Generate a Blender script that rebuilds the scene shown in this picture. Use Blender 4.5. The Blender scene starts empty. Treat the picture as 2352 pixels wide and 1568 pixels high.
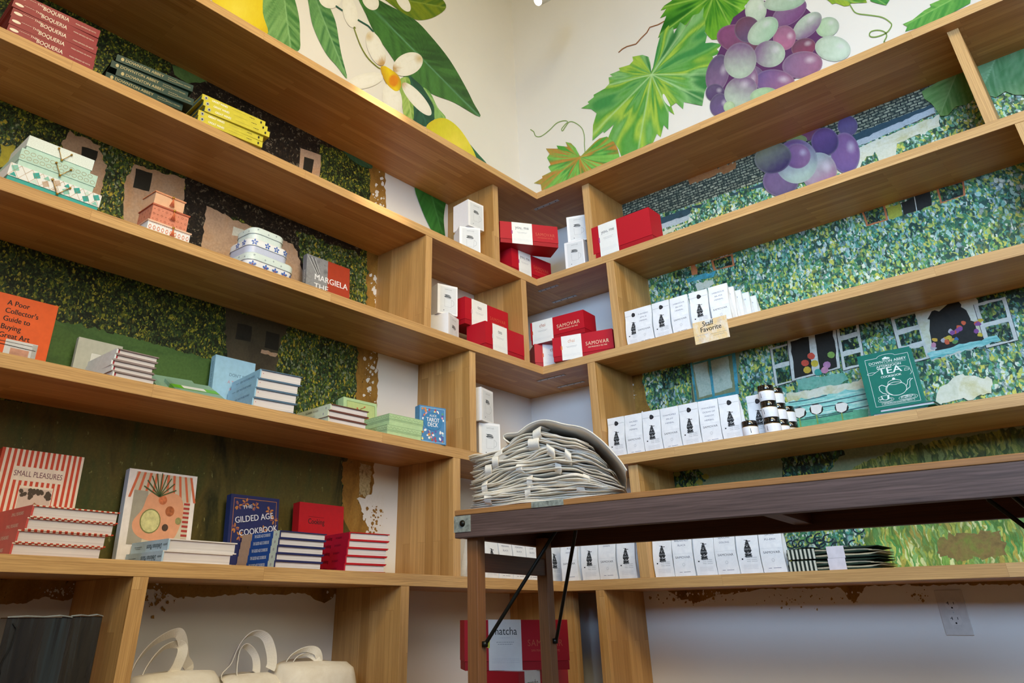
import bpy, bmesh, math, random
from mathutils import Vector, Matrix, noise
from mathutils.geometry import tessellate_polygon
random.seed(7)
PI = math.pi
SC = bpy.context.scene
COL = SC.collection
# ---------------------------------------------------------------- camera
CAM_LOC = Vector((2.138, -2.7806, 0.0043))
CAM_ROT = (2.0795, 0.0043, 0.7474)
FPX, PPX, PPY = 1708.2, 1063.4, 468.7
cd = bpy.data.cameras.new('camera')
cam = bpy.data.objects.new('camera', cd)
COL.objects.link(cam)
cam.location = CAM_LOC
cam.rotation_euler = CAM_ROT
cd.sensor_width = 36.0
cd.lens = FPX * 36 / 2352
cd.shift_x = (1176 - PPX) / 2352
cd.shift_y = -(784 - PPY) / 2352
cd.clip_start = 0.02
SC.camera = cam
# ---------------------------------------------------------------- light and exposure
SC.view_settings.view_transform = 'Standard'
SC.view_settings.look = 'None'
SC.view_settings.gamma = 1.0
SC.view_settings.use_curve_mapping = False
SC.view_settings.exposure = 0.36
world = bpy.data.worlds.new('world')
SC.world = world
world.use_nodes = True
world.node_tree.nodes['Background'].inputs[0].default_value = (0.86, 0.93, 1.0, 1)
world.node_tree.nodes['Background'].inputs[1].default_value = 0.08


def area(name, loc, target, size, power, col, sy=None, spread=180):
    d = bpy.data.lights.new(name, 'AREA')
    d.energy = power
    d.color = col
    d.shape = 'RECTANGLE'
    d.size = size
    d.size_y = sy or size
    d.spread = math.radians(spread)
    o = bpy.data.objects.new(name, d)
    COL.objects.link(o)
    o.location = loc
    o.rotation_euler = (Vector(target) - Vector(loc)).to_track_quat('-Z', 'Y').to_euler()
    return o


def spot(name, loc, target, power, col, angle=50, blend=.6, r=.03):
    d = bpy.data.lights.new(name, 'SPOT')
    d.energy = power
    d.color = col
    d.spot_size = math.radians(angle)
    d.spot_blend = blend
    d.shadow_soft_size = r
    o = bpy.data.objects.new(name, d)
    COL.objects.link(o)
    o.location = loc
    o.rotation_euler = (Vector(target) - Vector(loc)).to_track_quat('-Z', 'Y').to_euler()
    return o


FLOOR, CEIL = -0.58, 3.55
# daylight through the shop windows behind the photographer, warm lamps of the shop, and two added warm fills
area('daylight_window', (3.6, -5.0, 1.6), (1.6, 0, 1.1), 2.4, 22.5, (0.44, 0.67, 1.0), 1.2, 50)
area('warm_side_fill', (5.3, -3.0, 1.7), (0, -1.4, 1.05), 2.2, 5.5, (1.0, 0.94, 0.72), 1.2, 60)  # added fill that warms the left run's board fronts, not a known door
area('warm_high_fill', (4.6, -3.0, 2.9), (0, -1.4, 1.2), 1.6, 9, (1.0, 0.85, 0.70), 1.2, 60)  # second added fill, higher up, balancing the left run; no window known here
area('shop_ceiling_lamps', (3.0, -3.2, 3.4), (0.6, -1.0, .9), 1.6, 92, (1.0, 0.875, 0.50), 1.6)
spot('track_spot_a', (1.05, -1.7, 3.3), (0.36, -1.304, 1.745), 620, (1.0, .82, .62), 10, 1.0)
spot('track_spot_b', (1.9, -1.1, 3.3), (1.44, -0.34, 1.75), 50, (1.0, .84, .66), 24, 1.0)


# ---------------------------------------------------------------- helpers
def lin(h):
    if isinstance(h, str):
        h = h.lstrip('#')
        c = [int(h[i:i + 2], 16) / 255 for i in (0, 2, 4)]
    else:
        c = [x / 255 for x in h]
    return tuple((x / 12.92 if x <= .04045 else ((x + .055) / 1.055) ** 2.4) for x in c) + (1,)


ROTM = Matrix.Identity(3)
from mathutils import Euler
ROTM = Euler(CAM_ROT).to_matrix()


def at(px, py, axis, val):
    """point of the plane axis=val seen at a photograph pixel"""
    d = ROTM @ Vector(((px - PPX) / FPX, -(py - PPY) / FPX, -1))
    return CAM_LOC + d * ((val - CAM_LOC[axis]) / d[axis])


class N:
    def __init__(s, name):
        s.m = bpy.data.materials.new(name)
        s.m.use_nodes = True
        s.t = s.m.node_tree
        s.b = s.t.nodes['Principled BSDF']

    def n(s, typ, **kw):
        x = s.t.nodes.new('ShaderNode' + typ)
        for k, v in kw.items():
            setattr(x, k, v)
        return x

    def l(s, a, b):
        s.t.links.new(a, b)

    def set(s, node, **kw):
        for k, v in kw.items():
            k = k.replace('_', ' ')
            node.inputs[k].default_value = v
        return node

    def noise(s, vec, scale, detail=3, rough=.55, dist=0):
        x = s.n('TexNoise')
        s.set(x, Scale=scale, Detail=detail, Roughness=rough, Distortion=dist)
        if vec is not None:
            s.l(vec, x.inputs['Vector'])
        return x

    def map(s, vec, scale=(1, 1, 1), loc=(0, 0, 0), rot=(0, 0, 0)):
        x = s.n('Mapping')
        x.inputs['Scale'].default_value = scale
        x.inputs['Location'].default_value = loc
        x.inputs['Rotation'].default_value = rot
        s.l(vec, x.inputs['Vector'])
        return x.outputs[0]

    def ramp(s, fac, stops, interp='LINEAR'):
        x = s.n('ValToRGB')
        x.color_ramp.interpolation = interp
        e = x.color_ramp.elements
        while len(e) < len(stops):
            e.new(.5)
        for i, (p, c) in enumerate(stops):
            e[i].position = p
            e[i].color = c if not isinstance(c, str) else lin(c)
        s.l(fac, x.inputs[0])
        return x.outputs[0]

    def mix(s, fac, a, b, mode='MIX'):
        x = s.n('Mix', data_type='RGBA', blend_type=mode)
        for sock, val in ((x.inputs[0], fac), (x.inputs[6], a), (x.inputs[7], b)):
            if isinstance(val, (float, int)):
                sock.default_value = val
            elif isinstance(val, str):
                sock.default_value = lin(val)
            elif isinstance(val, tuple):
                sock.default_value = val
            else:
                s.l(val, sock)
        return x.outputs[2]

    def math(s, op, a, b=0.0):
        x = s.n('Math', operation=op)
        for i, v in enumerate((a, b)):
            if isinstance(v, (float, int)):
                x.inputs[i].default_value = v
            else:
                s.l(v, x.inputs[i])
        return x.outputs[0]

    def bump(s, h, strength=.2, dist=.002):
        x = s.n('Bump')
        x.inputs['Strength'].default_value = strength
        x.inputs['Distance'].default_value = dist
        s.l(h, x.inputs['Height'])
        s.l(x.outputs[0], s.b.inputs['Normal'])

    def fin(s, col, rough=.6, spec=.4):
        if isinstance(col, (str, tuple)):
            s.b.inputs['Base Color'].default_value = lin(col) if isinstance(col, str) else col
        else:
            s.l(col, s.b.inputs['Base Color'])
        s.b.inputs['Roughness'].default_value = rough
        s.b.inputs['Specular IOR Level'].default_value = spec
        return s.m


_pm = {}


def pm(col, rough=.6, spec=.35, var=.06, scale=60, name=None, metal=0, coat=0):
    """plain material with a little procedural variation"""
    key = (str(col), rough, spec, var, scale, metal, coat)
    if key in _pm:
        return _pm[key]
    n = N(name or ('paint_' + str(col).strip('#')))
    tc = n.n('TexCoord')
    no = n.noise(tc.outputs['Object'], scale, 3)
    c = lin(col) if isinstance(col, str) else col
    lo = tuple(x * (1 - var) for x in c[:3]) + (1,)
    hi = tuple(min(1, x * (1 + var)) for x in c[:3]) + (1,)
    cc = n.ramp(no.outputs['Fac'], [(.3, lo), (.7, hi)])
    n.fin(cc, rough, spec)
    n.b.inputs['Metallic'].default_value = metal
    n.b.inputs['Coat Weight'].default_value = coat
    _pm[key] = n.m
    return n.m


def wood(name, c1, c2, cgrain, rough=.42, rows=.023, length=.45, dark=.45, edge=False):
    n = N(name)
    uv = n.n('UVMap')
    br = n.n('TexBrick')
    br.offset = .37
    br.offset_frequency = 2
    n.set(br, Color1=lin(c1), Color2=lin(c2), Mortar=lin(cgrain), Scale=1.0)
    br.inputs['Mortar Size'].default_value = .0004
    br.inputs['Mortar Smooth'].default_value = .6
    br.inputs['Bias'].default_value = -.1
    br.inputs['Brick Width'].default_value = length
    br.inputs['Row Height'].default_value = rows
    n.l(uv.outputs[0], br.inputs['Vector'])
    # per stave offset of the grain
    off = n.n('VectorMath', operation='ADD')
    sc = n.n('VectorMath', operation='SCALE')
    n.l(br.outputs['Color'], sc.inputs[0])
    sc.inputs['Scale'].default_value = 9.0
    n.l(uv.outputs[0], off.inputs[0])
    n.l(sc.outputs[0], off.inputs[1])
    g1 = n.noise(n.map(off.outputs[0], (2.2, 70, 1)), 1.6, 6, .6, .8)
    g2 = n.noise(n.map(off.outputs[0], (9, 420, 1)), 1.2, 4, .65)
    g3 = n.noise(n.map(off.outputs[0], (1.2, 12, 1)), 1.0, 3, .5, 2.2)
    wv = n.n('TexWave', wave_type='BANDS', bands_direction='Y')
    n.set(wv, Scale=14.0, Distortion=7.0, Detail=3.0)
    wv.inputs['Detail Scale'].default_value = 1.2
    n.l(n.map(off.outputs[0], (.55, 4.2, 1)), wv.inputs['Vector'])
    f1 = n.ramp(g1.outputs['Fac'], [(.35, (0, 0, 0, 1)), (.72, (1, 1, 1, 1))])
    f3 = n.ramp(g3.outputs['Fac'], [(.3, (0, 0, 0, 1)), (.75, (1, 1, 1, 1))])
    c = n.mix(n.math('MULTIPLY', f1, dark), br.outputs['Color'], cgrain)
    c = n.mix(n.math('MULTIPLY', n.ramp(wv.outputs['Fac'], [(.55, (0, 0, 0, 1)), (.95, (1, 1, 1, 1))]), dark * .45), c, cgrain)
    c = n.mix(n.math('MULTIPLY', n.ramp(g2.outputs['Fac'], [(.45, (0, 0, 0, 1)), (.68, (1, 1, 1, 1))]), dark * .5), c, cgrain)
    c = n.mix(n.math('MULTIPLY', f3, .18), c, c1)
    n.bump(g2.outputs['Fac'], .12, .001)
    return n.fin(c, rough, .45)


OAK = wood('oak_staves', '#d2a164', '#b07c42', '#85582a')
OAKE = wood('oak_front_edge', '#dfb47a', '#cd9f64', '#93683a', length=.78, rows=.06, dark=.55)
OAKV = wood('oak_upright', '#d4a566', '#a97a3e', '#8a5f2c', rows=.037, length=.5, dark=.5)
TBL = wood('old_dark_timber', '#7d6660', '#66504b', '#2c1d18', rough=.55, rows=.5, length=40, dark=.75)
TBLD = wood('dark_red_timber', '#6b3d24', '#57301c', '#27130b', rough=.5, rows=.5, length=40, dark=.5)
TBLT = wood('worn_top_timber', '#b07d48', '#9b6a3b', '#6a4424', rough=.55, rows=.5, length=40, dark=.5)

GLY = {}


def glyphs(s, bold=0.0, shear=0.0, space=1.0):
    key = (s, bold, shear, space)
    if key in GLY:
        return GLY[key]
    cu = bpy.data.curves.new('t', 'FONT')
    cu.body = s
    cu.size = 1.0
    cu.offset = bold
    cu.shear = shear
    cu.space_character = space
    cu.resolution_u = 3
    cu.align_x = 'CENTER'
    o = bpy.data.objects.new('t', cu)
    COL.objects.link(o)
    dg = bpy.context.evaluated_depsgraph_get()
    me = bpy.data.meshes.new_from_object(o.evaluated_get(dg))
    vs = [tuple(v.co[:2]) for v in me.vertices]
    fs = []
    for p in me.polygons:
        idx = list(p.vertices)
        a = sum(vs[idx[i]][0] * vs[idx[(i + 1) % len(idx)]][1] - vs[idx[(i + 1) % len(idx)]][0] * vs[idx[i]][1] for i in range(len(idx)))
        fs.append(idx if a > 0 else idx[::-1])
    bpy.data.objects.remove(o)
    bpy.data.meshes.remove(me)
    bpy.data.curves.remove(cu)
    GLY[key] = (vs, fs)
    return GLY[key]


class MB:
    def __init__(s):
        s.v = []
        s.f = []
        s.m = []
        s.uv = []
        s.mats = []
        s.sm = []
        s.off = (random.random() * 7, random.random() * 7)
        s.colors = None

    def mi(s, mat):
        if mat not in s.mats:
            s.mats.append(mat)
        return s.mats.index(mat)

    def face(s, pts, mat, uvs=None, smooth=False):
        b = len(s.v)
        s.v += [tuple(p) for p in pts]
        s.f.append(list(range(b, b + len(pts))))
        s.m.append(s.mi(mat))
        s.uv.append(uvs or [(0, 0)] * len(pts))
        s.sm.append(smooth)

    def mesh(s, vs, fs, mat, smooth=False, uvf=None):
        b = len(s.v)
        s.v += [tuple(p) for p in vs]
        k = s.mi(mat)
        for f in fs:
            s.f.append([b + i for i in f])
            s.m.append(k)
            s.uv.append([uvf(vs[i]) for i in f] if uvf else [(0, 0)] * len(f))
            s.sm.append(smooth)

    def box(s, a, b, mat, grain=0, faces=None):
        """faces: dict of -x +x -y +y -z +z -> material"""
        (x0, y0, z0), (x1, y1, z1) = a, b
        P = [(x0, y0, z0), (x1, y0, z0), (x1, y1, z0), (x0, y1, z0), (x0, y0, z1), (x1, y0, z1), (x1, y1, z1), (x0, y1, z1)]
        F = {'-z': (3, 2, 1, 0), '+z': (4, 5, 6, 7), '-y': (0, 1, 5, 4), '+x': (1, 2, 6, 5), '+y': (2, 3, 7, 6), '-x': (3, 0, 4, 7)}
        base = len(s.v)
        s.v += P
        o = s.off
        for k, f in F.items():
            m = (faces or {}).get(k, mat)
            if m is None:
                continue
            ax = 'xyz'.index(k[1])
            oth = [i for i in range(3) if i != ax]
            if grain in oth:
                ua = grain
                va = [i for i in oth if i != grain][0]
                sc = 1
            else:
                ua, va = oth
                sc = .12
            s.f.append([base + i for i in f])
            s.m.append(s.mi(m))
            s.uv.append([(P[i][ua] * sc + o[0], P[i][va] + o[1]) for i in f])
            s.sm.append(False)

    def text(s, txt, mat, org, u, v, size, align='c', bold=0.0, sx=1.0, shear=0, space=1.0, fit=None, fn=None):
        vs, fs = glyphs(txt, 0.0, shear, space)
        if not vs:
            return
        xs = [p[0] for p in vs]
        w = max(xs) - min(xs)
        if fit:
            sx = fit / (w * size)
        ox = {'c': -(max(xs) + min(xs)) / 2, 'l': -min(xs), 'r': -max(xs)}[align]
        org, u, v = Vector(org), Vector(u), Vector(v)
        nrm = u.cross(v)
        for i, d in enumerate((0,) if bold <= 0 else (-bold, bold, 0)):
            pts = []
            for x, y in vs:
                p = org + u * ((x + ox) * size * sx + d * size * .8) + v * ((y + abs(d) * .3) * size) + nrm * (i * .00002)
                pts.append(tuple(fn(p)) if fn else tuple(p))
            s.mesh(pts, fs, mat)

    def tube(s, path, r, mat, seg=8, caps=True):
        path = [Vector(p) for p in path]
        rings = []
        prev = None
        for i, p in enumerate(path):
            d = (path[min(i + 1, len(path) - 1)] - path[max(i - 1, 0)]).normalized()
            a = prev if prev else (Vector((0, 0, 1)) if abs(d.z) < .9 else Vector((1, 0, 0)))
            a = (a - d * a.dot(d)).normalized()
            b = d.cross(a)
            prev = a
            rr = r[i] if isinstance(r, (list, tuple)) else r
            rings.append([p + a * math.cos(2 * PI * k / seg) * rr + b * math.sin(2 * PI * k / seg) * rr for k in range(seg)])
        vs = [q for ring in rings for q in ring]
        fs = []
        for i in range(len(path) - 1):
            for k in range(seg):
                k2 = (k + 1) % seg
                fs.append((i * seg + k, i * seg + k2, (i + 1) * seg + k2, (i + 1) * seg + k))
        if caps:
            fs.append(tuple(range(seg))[::-1])
            fs.append(tuple((len(path) - 1) * seg + k for k in range(seg)))
        s.mesh(vs, fs, mat, True)

    def lathe(s, prof, mat, c=(0, 0, 0), seg=32, smooth=True):
        vs = []
        fs = []
        for r, z in prof:
            for k in range(seg):
                a = 2 * PI * k / seg
                vs.append((c[0] + r * math.cos(a), c[1] + r * math.sin(a), c[2] + z))
        for i in range(len(prof) - 1):
            for k in range(seg):
                k2 = (k + 1) % seg
                fs.append((i * seg + k, i * seg + k2, (i + 1) * seg + k2, (i + 1) * seg + k))
        s.mesh(vs, fs, mat, smooth)

    def ribbon(s, path, wid, mat, t=.0016):
        """flat strap: path points and per point width vectors"""
        path = [Vector(p) for p in path]
        vs = []
        for i, p in enumerate(path):
            w = Vector(wid[i] if isinstance(wid, list) else wid)
            d = (path[min(i + 1, len(path) - 1)] - path[max(i - 1, 0)]).normalized()
            nn = d.cross(w).normalized() * t / 2
            vs += [p - w / 2 - nn, p + w / 2 - nn, p + w / 2 + nn, p - w / 2 + nn]
        fs = []
        for i in range(len(path) - 1):
            for k in range(4):
                k2 = (k + 1) % 4
                fs.append((i * 4 + k, (i + 1) * 4 + k, (i + 1) * 4 + k2, i * 4 + k2))
        fs.append((0, 1, 2, 3))
        e = (len(path) - 1) * 4
        fs.append((e + 3, e + 2, e + 1, e))
        s.mesh(vs, fs, mat, False)

    def build(s, name, parent=None, loc=(0, 0, 0), rot=0.0, bevel=0, smooth=None):
        me = bpy.data.meshes.new(name)
        me.from_pydata(s.v, [], s.f)
        for m in s.mats:
            me.materials.append(m)
        uvl = me.uv_layers.new(name='UVMap')
        k = 0
        for i, p in enumerate(me.polygons):
            p.material_index = s.m[i]
            p.use_smooth = s.sm[i] if smooth is None else smooth
            for j in range(len(s.f[i])):
                uvl.data[k].uv = s.uv[i][j]
                k += 1
        if s.colors:
            ca = me.color_attributes.new('Col', 'FLOAT_COLOR', 'POINT')
            flat = []
            for c in s.colors:
                flat += [c[0], c[1], c[2], 1]
            ca.data.foreach_set('color', flat)
        me.update()
        o = bpy.data.objects.new(name, me)
        COL.objects.link(o)
        o.parent = parent
        o.location = loc
        o.rotation_euler = (0, 0, rot) if isinstance(rot, (int, float)) else rot
        if bevel:
            b = o.modifiers.new('bevel', 'BEVEL')
            b.width = bevel
            b.segments = 2
            b.limit_method = 'ANGLE'
            b.angle_limit = math.radians(50)
        return o


def tag(o, label, cat, group=None):
    o['label'] = label
    o['category'] = cat
    if group:
        o['group'] = group
    return o


def thing(name, label, cat, loc=(0, 0, 0), rot=0.0, group=None):
    o = bpy.data.objects.new(name, None)
    o.empty_display_size = .02
    COL.objects.link(o)
    o.location = loc
    o.rotation_euler = (0, 0, rot) if isinstance(rot, (int, float)) else rot
    return tag(o, label, cat, group)


def kids(o):
    return [c for c in bpy.data.objects if c.parent == o]


def dup(o, loc, rot, label, group=None):
    r = o.copy()
    COL.objects.link(r)
    r.location = loc
    r.rotation_euler = (0, 0, rot) if isinstance(rot, (int, float)) else rot
    r['label'] = label
    if group:
        r['group'] = group
    for ch in kids(o):
        c = ch.copy()
        COL.objects.link(c)
        c.parent = r
        for g in kids(ch):
            d = g.copy()
            COL.objects.link(d)
            d.parent = c
    return r


def struct(o):
    o['kind'] = 'structure'
    return o


def rl(side, deg=0.0):
    """z rotation of a thing standing on the left or right run, turned by deg"""
    return (PI / 2 if side == 'L' else 0.0) + math.radians(deg)
# ================================================================ the room
def wall_mat(name, col):
    n = N(name)
    tc = n.n('TexCoord')
    a = n.noise(tc.outputs['Object'], 3.0, 4)
    b = n.noise(tc.outputs['Object'], 260, 3)
    c = lin(col)
    cc = n.ramp(a.outputs['Fac'], [(.3, tuple(x * .965 for x in c[:3]) + (1,)), (.7, c)])
    n.bump(b.outputs['Fac'], .08, .001)
    return n.fin(cc, .75, .25)


PAINT = wall_mat('wall_paint', '#e9e6e0')


def slab(name, a, b, m):
    x = MB()
    x.box(a, b, m)
    return struct(x.build(name))


fm = N('floor_concrete')
tc_ = fm.n('TexCoord')
fc_ = fm.ramp(fm.noise(tc_.outputs['Object'], 2.0, 5).outputs['Fac'], [(.3, '#6b5847'), (.7, '#7d6753')])
fm.fin(fc_, .45, .4)
slab('floor', (-.12, -7.2, FLOOR - .1), (6.2, .12, FLOOR), fm.m)
slab('ceiling', (-.12, -7.2, CEIL), (6.2, .12, CEIL + .1), wall_mat('ceiling_paint', '#b7aa96'))
wall_left = slab('wall_left', (-.12, -4.6, FLOOR), (0, 0, CEIL), PAINT)
wall_right = slab('wall_right', (-.12, 0, FLOOR), (6.2, .12, CEIL), PAINT)
wall_left['label'] = 'cream left wall behind the oak shelves'
wall_right['label'] = 'cream right wall behind the oak shelves'

# ================================================================ shelving
Z = [1.750, 1.3428, .9371, .5312, .1253, -.281]
T = .0334
DL = [.3405, .2812, .2888, .2820, .3075, .3075]
DR = [.3225, .2795, .2837, .2891, .2687, .2687]
STEEL = pm('#b4b8ba', .4, .5, .08, 200, metal=.2)
HOLE = pm('#15130f', .8)


def shelving(side, boards, ups, label):
    t = thing('corner_shelving', label, 'shelving')
    for i, d in boards:
        m = MB()
        if side == 'L':
            m.box((0, -3.05, Z[i] - T), (d, 0, Z[i]), OAK, grain=1, faces={'+x': OAKE, '-y': OAKV})
        else:
            m.box((DL[i], -d, Z[i] - T), (3.3, 0, Z[i]), OAK, grain=0, faces={'-y': OAKE, '+x': OAKV})
        m.build('shelf_board', t, bevel=.0012)
    for lo, hi, a, b in ups:
        z0 = Z[lo] if lo is not None else FLOOR
        z1 = Z[hi] - T
        d = min((DL if side == 'L' else DR)[i] for i in (lo if lo is not None else hi, hi)) - .001
        m = MB()
        if side == 'L':
            m.box((0, a, z0), (d, b, z1), OAKV, grain=2, faces={'+x': OAKE})
        else:
            m.box((a, -d, z0), (b, 0, z1), OAKV, grain=2, faces={'-y': OAKE})
        m.build('upright_panel', t, bevel=.0012)
    return t


shelfL = shelving('L', [(i, DL[i]) for i in range(6)],
                  [(1, 0, -.568, -.533), (2, 1, -.9786, -.9436), (2, 1, -.392, -.357), (3, 2, -.735, -.700), (4, 3, -.822, -.787),
                   (5, 4, -1.076, -1.041), (5, 4, -1.9046, -1.8673), (5, 4, -.200, -.165), (None, 5, -1.3, -1.265), (None, 5, -2.9, -2.865), (None, 5, -.2, -.165)],
                  'tall oak shelving along the left wall, its long boards stacked with books and gift boxes')
shelfR = shelving('R', [(i, DR[i]) for i in range(6)],
                  [(1, 0, .5632, .6003), (1, 0, 2.0426, 2.0765), (2, 1, .646, .682), (2, 1, 2.11, 2.145), (3, 2, .512, .548),
                   (4, 3, .6404, .6797), (5, 4, .4541, .4891), (None, 5, .7, .735), (None, 5, 2.9, 2.935)],
                  'tall oak shelving along the right wall, its long boards lined with white tea bags')
for i, (a, b) in ((0, ((1228, 481), (1283, 459))), (1, ((1236, 668), (1283, 655))), (1, ((1268, 694), (1325, 678))),
                  (2, ((1233, 874), (1299, 860))), (2, ((1281, 889), (1341, 875)))):
    p, q = at(*a, 2, Z[i] - T), at(*b, 2, Z[i] - T)
    y = (p.y + q.y) / 2
    x0, x1 = sorted((p.x, q.x))
    m = MB()
    m.box((x0, y - .008, Z[i] - T - .002), (x1, y + .008, Z[i] - T), STEEL)
    for f in (.12, .37, .63, .88):
        xx = x0 + (x1 - x0) * f
        m.lathe([(0, 0), (.0034, 0)], HOLE, (xx, y, Z[i] - T - .0022), 10)
    m.build('mending_plate', shelfR)

# ================================================================ murals
def foliage(name, stops, scale, stretch, gap, gapcol, dist=.6, big=None):
    n = N(name)
    tc = n.n('TexCoord')
    base = tc.outputs['Object']
    w = n.noise(base, scale * .35, 2)
    sub = n.n('VectorMath', operation='SUBTRACT')
    n.l(w.outputs['Color'], sub.inputs[0])
    sub.inputs[1].default_value = (.5, .5, .5)
    scl = n.n('VectorMath', operation='SCALE')
    n.l(sub.outputs[0], scl.inputs[0])
    scl.inputs['Scale'].default_value = dist * 6 / scale
    add = n.n('VectorMath', operation='ADD')
    n.l(base, add.inputs[0])
    n.l(scl.outputs[0], add.inputs[1])
    vo = n.n('TexVoronoi')
    vo.inputs['Scale'].default_value = scale
    n.l(n.map(add.outputs[0], stretch, rot=(.55, .55, 0)), vo.inputs['Vector'])
    sp = n.n('SeparateColor')
    n.l(vo.outputs['Color'], sp.inputs[0])
    col = n.ramp(sp.outputs[0], stops, 'CONSTANT')
    # a second, finer layer of dabs
    v2 = n.n('TexVoronoi')
    v2.inputs['Scale'].default_value = scale * 1.9
    n.l(n.map(add.outputs[0], stretch, (3, 5, 7), (-.6, -.6, 0)), v2.inputs['Vector'])
    s2 = n.n('SeparateColor')
    n.l(v2.outputs['Color'], s2.inputs[0])
    col2 = n.ramp(s2.outputs[1], stops, 'CONSTANT')
    col = n.mix(n.math('GREATER_THAN', s2.outputs[2], .45), col, col2)
    d = n.ramp(vo.outputs['Distance'], [(gap - .12, (0, 0, 0, 1)), (gap, (1, 1, 1, 1))])
    g = n.noise(base, scale * .12, 3)
    gm = n.ramp(g.outputs['Fac'], [(.36, (.2, .2, .2, 1)), (.62, (1, 1, 1, 1))])
    col = n.mix(n.math('MULTIPLY', d, gm), col, gapcol)
    fine = n.noise(n.map(add.outputs[0], stretch), scale * 5, 2)
    col = n.mix(.45, col, n.ramp(fine.outputs['Fac'], [(.3, (.25, .25, .25, 1)), (.7, (.8, .8, .8, 1))]), 'OVERLAY')
    if big:
        bn = n.noise(base, big[0], 2)
        col = n.mix(n.math('MULTIPLY', n.ramp(bn.outputs['Fac'], [(.45, (0, 0, 0, 1)), (.65, (1, 1, 1, 1))]), big[2]), col, big[1])
    return n.fin(col, .5, .3)


def pal(*cs):
    return [(i / len(cs), c) for i, c in enumerate(cs)]


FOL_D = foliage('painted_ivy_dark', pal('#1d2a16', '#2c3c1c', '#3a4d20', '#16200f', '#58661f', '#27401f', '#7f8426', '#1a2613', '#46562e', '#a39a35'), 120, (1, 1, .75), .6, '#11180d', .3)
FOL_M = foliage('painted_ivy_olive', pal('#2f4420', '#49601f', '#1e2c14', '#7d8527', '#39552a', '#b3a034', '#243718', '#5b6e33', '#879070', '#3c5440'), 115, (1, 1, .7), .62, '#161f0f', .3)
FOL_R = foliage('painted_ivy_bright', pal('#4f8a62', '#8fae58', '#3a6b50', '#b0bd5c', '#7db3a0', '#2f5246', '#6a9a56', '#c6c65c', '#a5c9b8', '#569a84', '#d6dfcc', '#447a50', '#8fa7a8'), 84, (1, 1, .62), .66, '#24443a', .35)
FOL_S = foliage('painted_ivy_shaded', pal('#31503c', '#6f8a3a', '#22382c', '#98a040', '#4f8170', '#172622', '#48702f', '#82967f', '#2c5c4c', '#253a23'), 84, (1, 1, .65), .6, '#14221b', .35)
GRASS = foliage('painted_grass', pal('#a3b045', '#7fa84a', '#c2c85c', '#5e9a4e', '#8fb768', '#b7a84a', '#6f8f3a', '#dfe29a'), 55, (1.6, 1, .38), .7, '#4f7a34', .35, (7, '#8a7440', .4))
GRASS_D = foliage('painted_meadow', pal('#6d762c', '#8a8c3b', '#59682a', '#9c9a4a', '#4b5c2a', '#7b8448'), 55, (1.5, 1, .42), .7, '#3c4620', .35)
ROOF = foliage('painted_dark_roof', pal('#1c1611', '#241c15', '#2d241b', '#191310', '#3a2f22', '#15110e', '#201812', '#6d6454'), 85, (1, 1, 1), .6, '#120e0b')
_b = N('painted_stones')
_tc = _b.n('TexCoord')
_w = _b.noise(_tc.outputs['Object'], 30, 2)
_ad = _b.n('VectorMath', operation='ADD')
_sc = _b.n('VectorMath', operation='SCALE')
_sc.inputs['Scale'].default_value = .012
_b.l(_w.outputs['Color'], _sc.inputs[0])
_b.l(_tc.outputs['Object'], _ad.inputs[0])
_b.l(_sc.outputs[0], _ad.inputs[1])
_br = _b.n('TexBrick')
_b.set(_br, Color1=lin('#8f957c'), Color2=lin('#b9b899'), Mortar=lin('#1c2a2a'), Scale=1.0)
_br.inputs['Mortar Size'].default_value = .0022
_br.inputs['Brick Width'].default_value = .026
_br.inputs['Row Height'].default_value = .0125
_b.l(_b.map(_ad.outputs[0], rot=(-PI / 2, 0, 0)), _br.inputs['Vector'])
_n2 = _b.noise(_tc.outputs['Object'], 55, 4)
_col = _b.mix(_b.ramp(_n2.outputs['Fac'], [(.42, (0, 0, 0, 1)), (.6, (.9, .9, .9, 1))]), _br.outputs['Color'], '#2b3a34')
BRICK = _b.fin(_col, .55, .3)


def flat(name, c1, c2, scale=9, stretch=(1, 1, 1), speck=None, c3=None):
    n = N(name)
    tc = n.n('TexCoord')
    a = n.noise(n.map(tc.outputs['Object'], stretch), scale, 5, .65, .6)
    col = n.ramp(a.outputs['Fac'], [(.28, c1), (.5, c2)] + ([(.72, c3)] if c3 else []))
    b = n.noise(tc.outputs['Object'], 130, 3, .6)
    col = n.mix(.3, col, n.ramp(b.outputs['Fac'], [(.3, (.3, .3, .3, 1)), (.7, (.72, .72, .72, 1))]), 'OVERLAY')
    if speck:
        v = n.noise(n.map(tc.outputs['Object'], (1, 1, .4)), 75, 4, .7)
        col = n.mix(n.ramp(v.outputs['Fac'], [(.64, (0, 0, 0, 1)), (.68, (1, 1, 1, 1))]), col, speck)
    return n.fin(col, .55, .3)


PEACH = flat('painted_peach_plaster', '#a5866f', '#b89a80', 7, c3='#b58a62')
LAKE = flat('painted_green_lawn', '#3c5a2c', '#4b6b35', 6, (1, 1, 3))
MURK = flat('painted_dark_water', '#19220f', '#5f5426', 3.6, (1, 2.2, .6), '#8a8650', '#3a4c26')
GOLD = flat('painted_ochre_border', '#6e4f20', '#9a7030', 11, (1, 1, .6), '#574219', '#a98442')
BROWNH = flat('painted_brown_house', '#3f382b', '#4c4535', 8)
DARK = flat('painted_window_dark', '#1b1a15', '#26241d', 20)
CREAM = flat('painted_cream_wall', '#c9cdb8', '#d9dac6', 8, c3='#bdb878')
OLIVE = flat('painted_olive_wall', '#77805a', '#868c66', 5)
TEAL = flat('painted_teal_stripes', '#3f9c98', '#8fcfc4', 9, (1.5, 1, 16), None, '#e1ead9')
TEALF = flat('painted_teal_frame', '#2d6f78', '#4d9aa0', 30, c3='#4aa6c9')
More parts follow.
